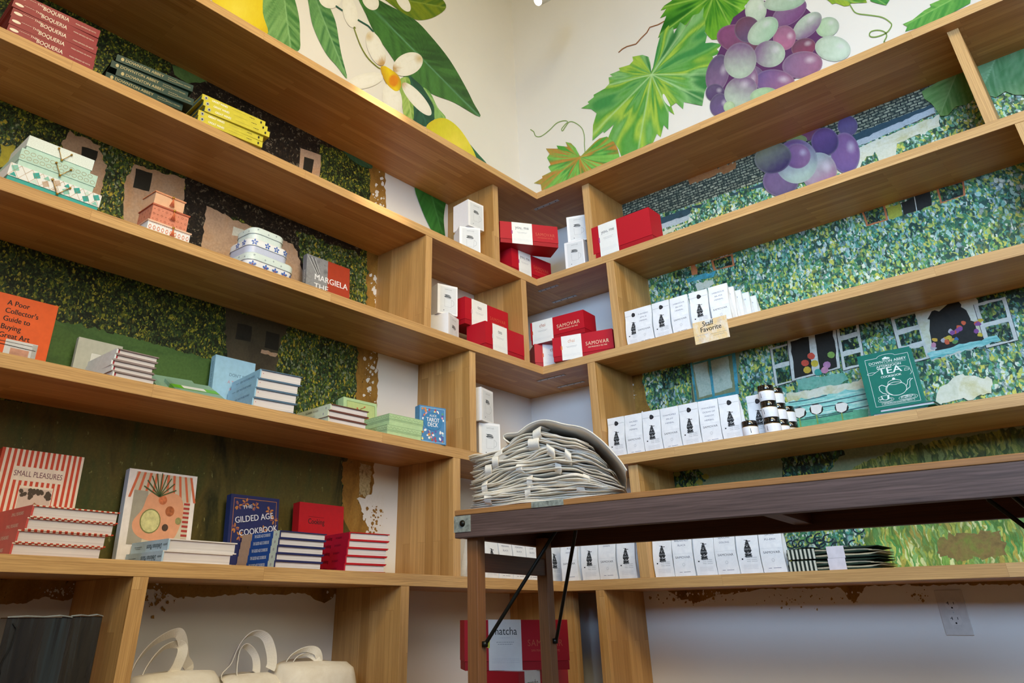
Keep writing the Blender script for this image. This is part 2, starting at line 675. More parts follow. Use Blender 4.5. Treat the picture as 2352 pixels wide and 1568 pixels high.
LEDGE = flat('painted_ledge', '#a4b0b4', '#b9c2c4', 12)
LEDGED = flat('painted_ledge_shadow', '#26393f', '#35505a', 20)
WHITEF = flat('painted_white_frame', '#b9bdae', '#cfcfc2', 25)
ORANGE = flat('painted_orange_frame', '#b0603a', '#c27748', 25)
TERRA = flat('painted_terracotta', '#8b5a34', '#9b6b40', 14)
LITE = flat('wall_paint_gap', '#dedad2', '#e6e2da', 4)


def jag(pts, amp, step=9, seed=1):
    """roughen the closed outline given in photograph pixels"""
    rnd = random.Random(seed)
    out = []
    for i, p in enumerate(pts):
        q = pts[(i + 1) % len(pts)]
        L = math.hypot(q[0] - p[0], q[1] - p[1])
        k = max(1, int(L / step))
        for j in range(k):
            f = j / k
            out.append((p[0] + (q[0] - p[0]) * f + rnd.gauss(0, amp) * (1 if j else .3),
                        p[1] + (q[1] - p[1]) * f + rnd.gauss(0, amp) * (1 if j else .3)))
    return out


class Mural(MB):
    def __init__(s, side):
        super().__init__()
        s.side = side
        s.k = 0
        s.colors = []

    def P(s, x, y):
        h = .0005 + s.k * .00003
        p = at(x, y, 0 if s.side == 'L' else 1, 0)
        return (h, p.y, p.z) if s.side == 'L' else (p.x, -h, p.z)

    def poly(s, pts, mat, amp=0, step=9, seed=1):
        s.k += 1
        if amp:
            pts = jag(pts, amp, step, seed + len(s.v))
        V = [Vector(s.P(*p)) for p in pts]
        tri = tessellate_polygon([V])
        s.mesh([tuple(v) for v in V], [tuple(t) for t in tri], mat)
        s.colors += [(1, 1, 1)] * len(V)

    def line(s, pts, wid, mat):
        s.k += 1
        n = len(pts)
        for i in range(n - 1):
            (ax, ay), (bx, by) = pts[i], pts[i + 1]
            L = math.hypot(bx - ax, by - ay) or 1
            nx, ny = -(by - ay) / L * wid / 2, (bx - ax) / L * wid / 2
            V = [s.P(ax + nx, ay + ny), s.P(bx + nx, by + ny), s.P(bx - nx, by - ny), s.P(ax - nx, ay - ny)]
            s.mesh(V, [(0, 1, 2, 3)], mat)
            s.colors += [(1, 1, 1)] * 4

    def splat(s, cx, cy, sx, sy, n, mat, rmax=3, seed=3):
        rnd = random.Random(seed)
        s.k += 1
        for _ in range(n):
            x, y = cx + rnd.gauss(0, sx), cy + rnd.gauss(0, sy)
            r = rmax * rnd.random() ** 2 + .7
            s.k += .02
            V = [s.P(x + r * (.6 + .6 * rnd.random()) * math.cos(a), y + r * (.6 + 1.0 * rnd.random()) * math.sin(a)) for a in [2 * PI * i / 7 for i in range(7)]]
            s.mesh(V, [tuple(range(7))], mat)
            s.colors += [(1, 1, 1)] * 7

    def star(s, c, outline, colf, mat, rings=12, n=120):
        """painted shape filled ring by ring towards its centre, coloured by colf(x, y)"""
        s.k += 1
        tot = [0]
        m = len(outline)
        for i in range(m):
            a, b = outline[i], outline[(i + 1) % m]
            tot.append(tot[-1] + math.hypot(b[0] - a[0], b[1] - a[1]))
        pts = []
        if n:
            cnt = max(n, m)
            for i in range(m):
                a, b = outline[i], outline[(i + 1) % m]
                k = max(1, round((tot[i + 1] - tot[i]) / tot[-1] * cnt))
                for j in range(k):
                    pts.append((a[0] + (b[0] - a[0]) * j / k, a[1] + (b[1] - a[1]) * j / k))
        else:
            pts = outline
        n = len(pts)
        vs = [s.P(*c)]
        cs = [colf(*c)]
        k0 = s.k
        for r in range(1, rings + 1):
            f = r / rings
            for q_, (x, y) in enumerate(pts):
                X, Y = c[0] + (x - c[0]) * f, c[1] + (y - c[1]) * f
                s.k = k0 + (.9 * q_ / n if n > 60 else 0)
                vs.append(s.P(X, Y))
                cs.append(colf(X, Y))
        s.k = k0 + 1
        fs = [(0, 1 + k, 1 + (k + 1) % n) for k in range(n)]
        for r in range(rings - 1):
            for k in range(n):
                k2 = (k + 1) % n
                a = 1 + r * n
                fs.append((a + k, a + n + k, a + n + k2, a + k2))
        s.mesh(vs, fs, mat)
        s.colors += cs


mp = N('mural_paint')
at_ = mp.n('Attribute', attribute_name='Col')
tcm = mp.n('TexCoord')
nn_ = mp.noise(mp.map(tcm.outputs['Object'], (1, 1, .5)), 60, 5, .7)
mcol = mp.mix(.22, at_.outputs['Color'], mp.ramp(nn_.outputs['Fac'], [(.25, (.25, .25, .25, 1)), (.75, (.78, .78, .78, 1))]), 'OVERLAY')
MPAINT = mp.fin(mcol, .5, .35)


def lerp(a, b, f):
    f = max(0, min(1, f))
    return tuple(a[i] + (b[i] - a[i]) * f for i in range(3))


def cc(off, sc, pts):
    return [(off[0] + x * sc, off[1] + y * sc) for x, y in pts]


S1 = .27421


def smooth_pts(pts, k=5):
    out = []
    n = len(pts)
    for i in range(n):
        p0, p1, p2, p3 = pts[i - 1], pts[i], pts[(i + 1) % n], pts[(i + 2) % n]
        for j in range(k):
            t = j / k
            out.append(tuple(.5 * (2 * p1[d] + (p2[d] - p0[d]) * t + (2 * p0[d] - 5 * p1[d] + 4 * p2[d] - p3[d]) * t * t + (3 * p1[d] - p0[d] - 3 * p2[d] + p3[d]) * t ** 3) for d in (0, 1)))
    return out


def blade(mu, pts, base, tip, c1, c2, cv, smooth=True):
    """a painted lance shaped leaf: light midrib, streaks slanting from it"""
    bx, by = base
    tx, ty = tip
    L = math.hypot(tx - bx, ty - by)
    ux, uy = (tx - bx) / L, (ty - by) / L
    c1, c2, cv = lin(c1), lin(c2), lin(cv)

    def cf(x, y):
        u = ((x - bx) * ux + (y - by) * uy)
        v = (-(x - bx) * uy + (y - by) * ux)
        st = noise.noise(Vector(((u - abs(v) * 1.2) * .09, v * .02, 1 if v > 0 else 7)))
        st2 = noise.noise(Vector(((u - abs(v) * 1.6) * .25, v * .03, 3)))
        f = .5 + st * .9 + st2 * .35 + (.25 if v > 0 else -.15)
        c = lerp(c1, c2, f)
        w = max(0, 1 - abs(v) / 2.2)
        return lerp(c, cv, w * .8)
    o = smooth_pts(pts, 4) if smooth else pts
    c = (bx + (tx - bx) * .5, by + (ty - by) * .5)
    ax = sum(p[0] for p in pts) / len(pts)
    ay = sum(p[1] for p in pts) / len(pts)
    mu.star(((c[0] + ax) / 2, (c[1] + ay) / 2), o, cf, MPAINT, 16, 130)


def palm(mu, pts, c, cols, veins, cv, fr=2.4, n=220):
    """a painted vine leaf: streaks fanning out from the stalk"""
    cols = [lin(x) for x in cols]
    cv = lin(cv)

    def cf(x, y):
        a = math.atan2(y - c[1], x - c[0])
        r = math.hypot(x - c[0], y - c[1])
        s1 = noise.noise(Vector((math.cos(a) * fr, math.sin(a) * fr, r * .004)))
        s2 = noise.noise(Vector((math.cos(a) * fr * 5, math.sin(a) * fr * 5, r * .014 + 5)))
        f = (.5 + s1 * .85 + s2 * .30 + .22 * noise.noise(Vector((x * .02, y * .02, 8))))
        f = max(0, min(.999, f)) * (len(cols) - 1)
        i = int(f)
        k = lerp(cols[i], cols[i + 1], f - i)
        for va in veins:
            d = abs((a - va + PI) % (2 * PI) - PI) * r
            if d < 2.6:
                k = lerp(k, cv, .75 * (1 - d / 2.6))
        return k
    mu.star(c, pts, cf, MPAINT, 22, n)


def grape(mu, cx, cy, rx, ry, ang, ca, cb, da=1.2, hl=True):
    ca, cb = lin(ca), lin(cb)
    co, si = math.cos(ang), math.sin(ang)
    lite = lin('#ded6e2')

    def cf(x, y):
        u = ((x - cx) * co + (y - cy) * si) / rx
        v = (-(x - cx) * si + (y - cy) * co) / ry
        g = .5 + .62 * (u * math.cos(da) + v * math.sin(da)) + .12 * noise.noise(Vector((x * .12, y * .12, 2)))
        k = lerp(ca, cb, g)
        r = math.hypot(u, v)
        k = lerp(k, tuple(z * .55 for z in k), max(0, (r - .72) / .28) * .55)
        k = lerp(k, lite, max(0, (r - .93) / .07) * .12)
        if hl:
            d = math.hypot(u - .42, v + .28)
            k = lerp(k, lite, max(0, 1 - d / .36) * .55)
        return k
    o = [(cx + rx * math.cos(t) * co - ry * math.sin(t) * si, cy + rx * math.cos(t) * si + ry * math.sin(t) * co) for t in [2 * PI * i / 44 for i in range(44)]]
    def cg(x, y):
        k = cf(x, y)
        g = sum(k) / 3
        return lerp(k, (g, g, g), .22)
    mu.star((cx, cy), o, cg, MPAINT, 9, 0)


# ---- landscape painting on the left wall
m = Mural('L')
m.poly([(-120, -60), (110, -60), (560, 225), (884, 385), (886, 500), (880, 560), (878, 700), (868, 800), (866, 930), (858, 1100), (850, 1180), (845, 1290), (840, 1362), (780, 1362), (745, 1385), (700, 1362), (600, 1366), (560, 1362), (470, 1372), (400, 1370), (345, 1352), (230, 1352), (150, 1378), (95, 1372), (60, 1385), (-120, 1392)], GOLD, 1.6, 7)
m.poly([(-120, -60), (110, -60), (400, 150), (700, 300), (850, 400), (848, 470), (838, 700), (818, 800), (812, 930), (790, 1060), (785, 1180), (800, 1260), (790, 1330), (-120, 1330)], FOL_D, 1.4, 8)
m.poly([(400, 130), (640, 250), (846, 375), (848, 420), (700, 430), (430, 260), (380, 190)], ROOF, 3, 12)
m.poly([(735, 330), (848, 372), (850, 480), (760, 470), (730, 410)], FOL_D, 2)
m.poly([(690, 340), (737, 356), (733, 408), (686, 395)], PEACH, .8, 20)
m.poly([(699, 360), (721, 367), (716, 400), (695, 395)], DARK, .5, 20)
m.poly([(-120, 250), (60, 275), (45, 372), (-120, 372)], FOL_M, 3)
m.poly([(0, 330), (36, 335), (30, 375), (0, 385)], flat('painted_yellow_bush', '#8f8a22', '#a59c2a', 40), 2)
m.poly([(160, 300), (250, 345), (225, 470), (170, 452), (140, 330)], PEACH, 2)
m.poly([(188, 337), (225, 348), (212, 390), (186, 372)], DARK, 1, 12)
m.poly([(285, 372), (425, 410), (412, 600), (285, 560)], PEACH, 1.5)
m.poly([(312, 386), (350, 398), (342, 440), (305, 430)], DARK, 1, 12)
m.poly([(232, 325), (318, 365), (290, 405), (275, 500), (228, 480), (245, 400)], FOL_M, 3)
m.poly([(425, 400), (560, 440), (480, 600), (418, 590)], ROOF, 2)
m.poly([(560, 430), (700, 480), (840, 560), (800, 640), (700, 640), (580, 520), (480, 470), (430, 420)], ROOF, 3)
m.poly([(474, 473), (572, 518), (672, 560), (690, 600), (712, 720), (460, 620), (462, 560)], PEACH, 1.5)
m.poly([(536, 520), (560, 528), (556, 545), (532, 540)], WHITEF, .5, 9)
m.poly([(680, 530), (842, 590), (838, 760), (818, 790), (712, 720), (694, 600)], FOL_M, 3)
m.poly([(128, 735), (300, 775), (520, 835), (515, 900), (60, 900), (100, 800)], LAKE, 2)
m.poly([(515, 705), (662, 745), (650, 800), (635, 860), (500, 860), (520, 830)], BROWNH, 3)
m.poly([(545, 742), (578, 750), (575, 785), (540, 778)], DARK, .8, 12)
m.poly([(611, 760), (642, 768), (638, 806), (607, 798)], DARK, .8, 12)
m.poly([(600, 802), (640, 812), (632, 820), (598, 810)], PEACH, 1, 8)
m.poly([(664, 740), (822, 790), (812, 960), (700, 960), (622, 905), (640, 800)], FOL_M, 3)
m.poly([(-120, 905), (790, 1000), (800, 1045), (785, 1110), (783, 1180), (808, 1225), (842, 1262), (835, 1310), (-120, 1310)], MURK, 1.5)
m.poly([(787, 1060), (822, 1060), (822, 1140), (786, 1126)], GOLD, 1.5, 6)
m.poly([(826, 1062), (853, 1072), (848, 1140), (824, 1138)], flat('painted_scumble', '#8a7343', '#c9b98e', 60, c3='#6a4f22'), 1.5, 5)
m.poly([(820, 1145), (880, 1130), (884, 1320), (855, 1320), (848, 1230), (835, 1180)], LITE, 2, 6)
m.splat(850, 1205, 6, 22, 40, LITE, 4, 4)
m.splat(872, 470, 7, 40, 60, LITE, 4.5, 5)
m.splat(866, 670, 7, 34, 60, LITE, 4.5, 6)
m.splat(850, 850, 8, 40, 50, LITE, 4, 7)
m.splat(862, 1190, 9, 24, 40, GOLD, 3, 8)
m.splat(360, 1372, 26, 14, 50, GOLD, 4, 9)
m.splat(355, 1360, 20, 8, 26, LITE, 4, 10)
m.splat(800, 1365, 26, 6, 30, LITE, 3, 11)
m.splat(140, 1358, 26, 6, 40, LITE, 3, 12)
m.poly([(395, 150), (430, 160), (480, 188), (430, 192), (400, 172)], flat('painted_leaf_patch', '#4a6a3a', '#5d7d45', 20), 1)
landL = m.build('landscape_mural', wall_left)
landL['label'] = 'dark green garden and house scene painted on the left wall'

# ---- lemons, blossom and leaves on the left wall
m = Mural('L')
m.k = 60
B0 = (560, 0)
A0 = (0, 0)
b0 = lambda pts: cc(B0, S1, pts)
lem = lin('#e8cf2a')
lem2 = lin('#f2e04e')
lemd = lin('#c9a81c')


def lemon(c, pts, hot=(0, 0), g=None):
    base = lin(g) if g else lem

    def cf(x, y):
        d = math.hypot(x - hot[0], y - hot[1])
        k = lerp(lem2, base, d / 55 + .25 * noise.noise(Vector((x * .06, y * .06, 4))))
        return lerp(k, lemd, max(0, (d - 60) / 50))
    m.star(c, smooth_pts(pts, 5), cf, MPAINT, 10, 90)


blade(m, b0([(150, -60), (148, 90), (180, 270), (260, 350), (450, 430), (468, 300), (460, 150), (425, 0), (390, -70)]), (650, -20), (668, 118), '#3f7a3c', '#7fae6a', '#9cc98a')
lemon((548, 10), [(470, -60), (488, 5), (540, 60), (612, 80), (603, 30), (600, -40), (560, -90)], (540, 25))
blade(m, b0([(538, -60), (545, 60), (580, 230), (680, 440), (780, 560), (862, 658), (820, 480), (800, 380), (770, 200), (720, 70), (650, -60)]), (720, -10), (796, 180), '#2e6a3c', '#74a866', '#8fbf88')
blade(m, b0([(940, -60), (1020, 120), (1080, 250), (1160, 370), (1250, 500), (1340, 650), (1450, 720), (1600, 800), (1760, 860), (1975, 980), (1920, 860), (1850, 720), (1720, 500), (1560, 300), (1420, 160), (1200, 40), (1050, -40)]), (845, 10), (1100, 268), '#2a5226', '#477f3a', '#6aa383')
blade(m, b0([(1150, -60), (1260, 60), (1400, 150), (1490, 170), (1600, 140), (1692, 65), (1640, -20), (1500, -60)]), (900, -5), (1024, 18), '#3f6a1c', '#7c8f1e', '#93a848')
blade(m, b0([(1380, 640), (1395, 800), (1410, 1000), (1530, 1060), (1600, 980), (1585, 880), (1500, 740), (1440, 680)]), (940, 175), (978, 285), '#1c4638', '#2a5c46', '#2f6a55')
blade(m, b0([(1310, 660), (1380, 655), (1400, 750), (1415, 850), (1415, 1010), (1340, 970), (1320, 830), (1300, 740)]), (930, 180), (945, 275), '#6a9a3c', '#a9c46a', '#b8cf7f')
blade(m, b0([(1500, 735), (1560, 780), (1620, 900), (1690, 990), (1600, 1005), (1590, 900), (1550, 820)]), (975, 205), (1020, 272), '#5f9a44', '#8db86a', '#a5c980')
blade(m, b0([(1860, 1180), (1960, 1290), (2030, 1370), (1960, 1340), (1900, 1300)]), (1072, 325), (1115, 373), '#1f5a42', '#2f6a4c', '#3f7a5c')
lemon((1035, 320), b0([(1525, 1062), (1600, 1000), (1690, 995), (1790, 1065), (1880, 1190), (1945, 1330), (1900, 1380), (1700, 1300), (1560, 1150)]), (1048, 335), '#d6cf2c')
# petals
pet = lin('#f2f0e8')
ped = lin('#dcd8c8')
peo = lin('#b98a2c')


def petal(cx, cy, rx, ry, ang, inner=None, edge=.3, tip=None):
    co, si = math.cos(ang), math.sin(ang)

    def cf(x, y):
        u = ((x - cx) * co + (y - cy) * si) / rx
        v = (-(x - cx) * si + (y - cy) * co) / ry
        r = math.hypot(u, v)
        k = lerp(pet, ped, max(0, r - .5) * 1.6 * edge + .3 * noise.noise(Vector((u * 2, v * 9, 3))))
        if inner:
            d = math.hypot(x - inner[0], y - inner[1])
            th_ = math.atan2(y - inner[1], x - inner[0])
            k = lerp(k, peo, max(0, min(1, 1.5 - d / (13 + 9 * noise.noise(Vector((th_ * 9, 2, 1)))))) * .85)
        if tip:
            d = math.hypot(x - tip[0], y - tip[1])
            k = lerp(k, lin('#c9a64a'), max(0, 1 - d / 14) * .8)
        return k
    o = [(cx + rx * math.cos(t) * co - ry * math.sin(t) * si, cy + rx * math.cos(t) * si + ry * math.sin(t) * co) for t in [2 * PI * i / 36 for i in range(36)]]
    m.star((cx, cy), o, cf, MPAINT, 7, 0)


petal(757, -4, 26, 24, .3)
petal(803, 28, 16, 37, -.22)
petal(850, 2, 17, 24, -.6)
petal(925, 5, 12, 26, -.6)
petal(838, 186, 42, 17, -.25, edge=.5)
petal(900, 228, 22, 38, -.2, edge=.5)
petal(862, 112, 18, 42, -.38, (878, 148), tip=(846, 84))
petal(936, 148, 36, 25, -.45, (900, 160), tip=(962, 135))
petal(956, 228, 15, 49, -.72, (917, 190))
cy1, cy2, cy3 = lin('#f0d51e'), lin('#c99a1a'), lin('#e08a14')


def trumpet(x, y):
    d = math.hypot((x - 903), (y - 186) * .8)
    k = lerp(cy1, cy2, abs(x - 898 - (y - 180) * .35) / 18)
    return lerp(k, cy3, 1 if d < 9 else max(0, 1 - (d - 9) / 4))


m.star((898, 180), smooth_pts([(873, 158), (880, 152), (890, 156), (912, 172), (920, 190), (917, 206), (905, 209), (885, 190)], 4), trumpet, MPAINT, 9, 60)
GSTEM = pm('#7f8a2c', .5)
m.line(smooth_pts([(816, 66), (818, 82), (832, 115), (850, 140), (872, 154)], 5)[:20], 2.2, GSTEM)
m.line([(770, 14), (786, 25)], 3, pm('#1f5a4a', .5))
m.line([(821, 46), (845, 60), (857, 74)], 3, pm('#1f5a4a', .5))
# leaf tips hanging below the top board
blade(m, [(952, 425), (963, 470), (985, 520), (1000, 540), (1021, 556), (1018, 505), (1023, 468), (1035, 440), (990, 420)], (985, 430), (1015, 540), '#1f5a1f', '#3a7f34', '#4f8f4a')
blade(m, [(776, 330), (800, 362), (825, 380), (852, 388), (850, 372), (820, 345)], (785, 335), (845, 380), '#2a4a34', '#3a6040', '#4a7050')
fruitL = m.build('lemon_blossom_mural', wall_left)
fruitL['label'] = 'painted lemons, white blossom and long green leaves high on the left wall'

# ---- landscape painting on the right wall
m = Mural('R')
m.poly([(1395, 470), (1720, 350), (2460, 60), (2460, 1340), (1990, 1345), (1960, 1385), (1930, 1350), (1760, 1352), (1700, 1360), (1640, 1368), (1600, 1384), (1560, 1372), (1530, 1352), (1470, 1250), (1470, 1040), (1448, 975), (1436, 900), (1440, 868), (1440, 760), (1420, 640), (1400, 560)], GOLD, 1.6, 7)
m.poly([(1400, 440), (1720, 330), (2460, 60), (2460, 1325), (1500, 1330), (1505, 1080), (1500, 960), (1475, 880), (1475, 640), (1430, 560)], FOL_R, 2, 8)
# first bay: stones, ledge, cream wall
m.poly([(1412, 455), (1720, 345), (2140, 190), (2150, 262), (1980, 330), (1740, 420), (1560, 480), (1418, 515)], BRICK, 1)
m.poly([(1580, 400), (1690, 370), (1690, 388), (1620, 410), (1585, 425)], TERRA, 3, 7)
m.poly([(1480, 512), (1740, 425), (1980, 300), (2145, 238), (2147, 252), (1980, 320), (1745, 440), (1484, 526)], LEDGED, .8)
m.poly([(1490, 524), (1745, 436), (1980, 318), (2146, 246), (2148, 260), (1980, 332), (1745, 450), (1494, 536)], LEDGE, .8)
m.poly([(1505, 538), (1745, 452), (1980, 336), (2158, 262), (2160, 290), (2060, 330), (2056, 372), (1970, 395), (1900, 400), (1700, 450), (1590, 480), (1580, 512), (1520, 545)], CREAM, 1.5)
m.poly([(1590, 478), (1700, 440), (1760, 428), (1760, 480), (1585, 520)], FOL_R, 3)
m.poly([(1990, 360), (2010, 350), (2018, 372), (1975, 385)], FOL_R, 3)
# second bay: little framed windows under the board
def win(q, frame, glass, w=5):
    (ax, ay), (bx, by), (cx_, cy_), (dx, dy) = q
    m.poly(q, frame, .6, 12)
    gx, gy = (ax + bx + cx_ + dx) / 4, (ay + by + cy_ + dy) / 4
    L = math.hypot(cx_ - ax, cy_ - ay)
    f = 1 - 2.2 * w / L
    m.poly([(gx + (x - gx) * f, gy + (y - gy) * f) for x, y in q], glass, .6, 12)


win([(1978, 485), (2032, 470), (2040, 505), (1990, 520)], ORANGE, FOL_S)
m.poly([(2036, 478), (2068, 468), (2073, 495), (2042, 504)], flat('painted_lime_panel', '#8a9230', '#a5a83c', 40), .8)
m.poly([(2070, 466), (2100, 452), (2104, 484), (2076, 494)], DARK, 1)
m.poly([(2100, 450), (2136, 440), (2140, 472), (2106, 484)], DARK, 1)
m.line([(2100, 450), (2106, 484)], 2, WHITEF)
win([(2150, 432), (2214, 414), (2218, 449), (2160, 468)], ORANGE, FOL_S)
win([(1633, 598), (1683, 583), (1688, 610), (1640, 622)], ORANGE, FOL_S)
m.poly([(1545, 628), (1630, 604), (1634, 624), (1550, 642)], FOL_S, 2)
m.poly([(1585, 604), (1596, 601), (1602, 630), (1590, 633)], ORANGE, 1)
m.poly([(1575, 640), (1645, 622), (1640, 636), (1580, 650)], TEALF, 1.5, 8)
m.poly([(1598, 652), (1638, 642), (1628, 662), (1602, 668)], CREAM, 2, 7)
# third bay: foliage, teal window, long white windows, striped bench, tulips
m.poly([(1520, 850), (1600, 830), (2460, 600), (2460, 700), (1700, 830), (1520, 900)], FOL_S, 3)
m.poly([(1586, 820), (1705, 785), (1712, 800), (1705, 905), (1592, 935)], OLIVE, 1.5)
m.poly([(1588, 830), (1680, 800), (1692, 902), (1600, 922)], OLIVE, 1, 12)
PGL = flat('painted_pale_glass', '#9fb3a0', '#b9c6b2', 30)
for q in ([(1593, 838), (1624, 829), (1636, 905), (1606, 913)], [(1630, 830), (1672, 818), (1682, 890), (1642, 903)], [(1632, 806), (1668, 797), (1671, 812), (1634, 821)], [(1590, 820), (1622, 810), (1624, 824), (1592, 834)]):
    m.poly(q, PGL, .8, 10)
for p, w in (([(1586, 822), (1600, 922)], 5), ([(1598, 924), (1696, 902)], 9), ([(1684, 800), (1694, 904)], 8), ([(1627, 808), (1640, 914)], 6), ([(1592, 836), (1680, 814)], 3)):
    m.line(p, w, TEALF)
m.line([(1594, 930), (1704, 905)], 1.5, DARK)
m.line([(1700, 795), (1706, 900)], 1.5, DARK)
m.line([(1583, 830), (1594, 930)], 1.5, DARK)
m.poly([(1700, 800), (1772, 780), (1792, 905), (1760, 935), (1700, 912)], FOL_R, 3)


def wwin(x, y, w, h, sl, lean, cols=1, rows=2, glass=FOL_S):
    q = lambda u, v: (x + u * w + v * h * lean, y + v * h - u * w * sl)
    m.poly([q(0, 0), q(1, 0), q(1, 1), q(0, 1)], WHITEF, .7, 14)
    for i in range(cols):
        for j in range(rows):
            p = .13 / cols
            u0, u1 = i / cols + p, (i + 1) / cols - p
            v0, v1 = j / rows + .05, (j + 1) / rows - .05
            m.poly([q(u0, v0), q(u1, v0), q(u1, v1), q(u0, v1)], glass, .8, 12)
    for u in (0, 1):
        m.line([q(u, 0), q(u, 1)], 1.3, DARK)
    m.line([q(0, 1), q(1, 1)], 1.3, DARK)


wwin(1768, 800, 46, 88, .27, .15)
wwin(1808, 782, 112, 94, .27, .12, 2, 1, DARK)
wwin(1918, 742, 52, 110, .27, .17, 1, 3)
wwin(2045, 730, 64, 110, .27, .26, 1, 3)
m.poly([(2100, 712), (2240, 672), (2270, 790), (2140, 830)], CREAM, 1)
m.poly([(2140, 715), (2200, 690), (2240, 740), (2262, 790), (2150, 822), (2135, 760)], DARK, 3, 9)
wwin(2236, 700, 74, 100, .25, .3, 1, 2)
for i in range(26):
    rnd = random.Random(i + 40)
    cx_, cy_ = 2140 + rnd.random() * 115, 745 + rnd.random() * 65
    cy_ -= (cx_ - 2190) * .2
    k = rnd.choice(['#c98a9c', '#cfa23a', '#b8b0b0', '#8a4f8a', '#d0603a', '#3f6a9a', '#5f8a4a', '#c9b03a'])
    m.poly([(cx_ + 8 * math.cos(a) * (.6 + rnd.random() * .5), cy_ + 6 * math.sin(a) * (.6 + rnd.random() * .5)) for a in [2 * PI * j / 8 for j in range(8)]], pm(k, .6, .3, .15, 80))
for cx_, cy_, k in ((1864, 818, '#c9503a'), (1850, 834, '#c9503a'), (1872, 835, '#c9b03a'), (1900, 838, '#b87fa0'), (1910, 815, '#7fa04a'), (1880, 855, '#3f9a8a'), (1855, 850, '#c9a83a'), (1895, 850, '#c98aa0')):
    m.poly([(cx_ + 9 * math.cos(a), cy_ + 8 * math.sin(a)) for a in [2 * PI * j / 9 for j in range(9)]], pm(k, .6, .3, .15, 80), 1, 5)
m.poly([(1830, 872), (1940, 858), (1950, 872), (1925, 886), (1835, 895)], flat('painted_sill', '#4f9a80', '#78b09a', 30), 1.5)
m.poly([(1806, 905), (1960, 876), (2100, 850), (2110, 900), (2000, 962), (1830, 985), (1810, 950)], CREAM, 2)
m.poly([(1806, 925), (1990, 890), (2010, 960), (1840, 990), (1812, 960)], TEAL, 2)
m.poly([(1810, 968), (1995, 938), (2000, 990), (1820, 1000)], flat('painted_green_base', '#3f8a6a', '#5fa884', 14, (1, 1, 5)), 2)
m.poly([(2130, 812), (2290, 770), (2300, 782), (2140, 828)], TEAL, 1.5)
m.poly([(2160, 890), (2200, 862), (2280, 870), (2280, 905), (2150, 930)], CREAM, 3, 9)
for x0_, y0_, x1_, y1_ in ((1812, 938, 1996, 903), (1815, 952, 1830, 948), (1890, 935, 2000, 915), (1850, 960, 1996, 932), (1816, 968, 1960, 944), (1812, 925, 1900, 908)):
    m.line([(x0_, y0_), ((x0_ + x1_) / 2, (y0_ + y1_) / 2 + 2), (x1_, y1_)], 2, LEDGED)
for cx_, cy_ in ((1837, 948), (1876, 940), (1934, 936)):
    m.poly([(cx_ + 16.5 * math.cos(a), cy_ + 13 * math.sin(a)) for a in [2 * PI * j / 12 for j in range(12)]], DARK, 1, 6)
    m.poly([(cx_ - 14, cy_ - 8), (cx_ - 4, cy_ - 10), (cx_ + 8, cy_ - 11), (cx_ + 14, cy_ - 8), (cx_ + 11, cy_ + 6), (cx_, cy_ + 12), (cx_ - 11, cy_ + 8)], LITE, .6, 6)
    m.line([(cx_, cy_ + 12), (cx_ + 4, cy_ + 34)], 3, pm('#7f9a4a', .6))
# fourth bay and the strip seen below the table
m.poly([(1500, 1090), (2460, 930), (2460, 1020), (1960, 1100), (1630, 1160), (1500, 1160)], OLIVE, 2)
m.poly([(1512, 1082), (1600, 1072), (1625, 1095), (1612, 1125), (1512, 1135)], FOL_S, 3)
for cx_, cy_ in ((1556, 1088), (1528, 1105), (1560, 1122), (1608, 1108), (1622, 1095), (1520, 1124), (1590, 1122)):
    m.poly([(cx_ + 8 * math.cos(a), cy_ + 7 * math.sin(a)) for a in [2 * PI * j / 9 for j in range(9)]], flat('painted_yellow_dab', '#a59a34', '#8f8a3a', 40), 1, 5)
m.poly([(1798, 1050), (1920, 1020), (1940, 1045), (1905, 1080), (1920, 1115), (1800, 1125)], FOL_S, 3)
m.poly([(1960, 1075), (2060, 1030), (2200, 1005), (2460, 965), (2460, 1080), (1960, 1120)], GRASS_D, 3)
m.poly([(1760, 1190), (2460, 1120), (2460, 1330), (1760, 1330)], GRASS, 2)
m.poly([(1765, 1205), (1990, 1190), (1975, 1290), (1780, 1310)], FOL_R, 4)
for i in range(12):
    rnd = random.Random(i + 9)
    cx_, cy_ = 1800 + rnd.random() * 180, 1215 + rnd.random() * 50
    m.line([(cx_ + 11 * math.cos(a) * (1 + .2 * rnd.random()), cy_ + 9 * math.sin(a)) for a in [2 * PI * j / 9 for j in range(8)]], 3.5, pm('#1b2a33', .6))
m.poly([(2160, 1235), (2300, 1218), (2310, 1275), (2200, 1290), (2150, 1270)], flat('painted_dry_earth', '#6f5c34', '#8a7440', 24, c3='#7f8a3a'), 4, 8)
m.splat(1450, 920, 8, 30, 30, LITE, 3, 21)
m.splat(1590, 1372, 40, 8, 60, GOLD, 3.5, 22)
m.splat(1850, 1375, 60, 14, 45, GOLD, 2.5, 23)
m.splat(2110, 1372, 14, 8, 14, GOLD, 3, 24)
m.splat(1700, 1362, 160, 4, 90, LITE, 3, 25)
landR = m.build('garden_mural', wall_right)
landR['label'] = 'bright garden and cottage scene painted on the right wall'

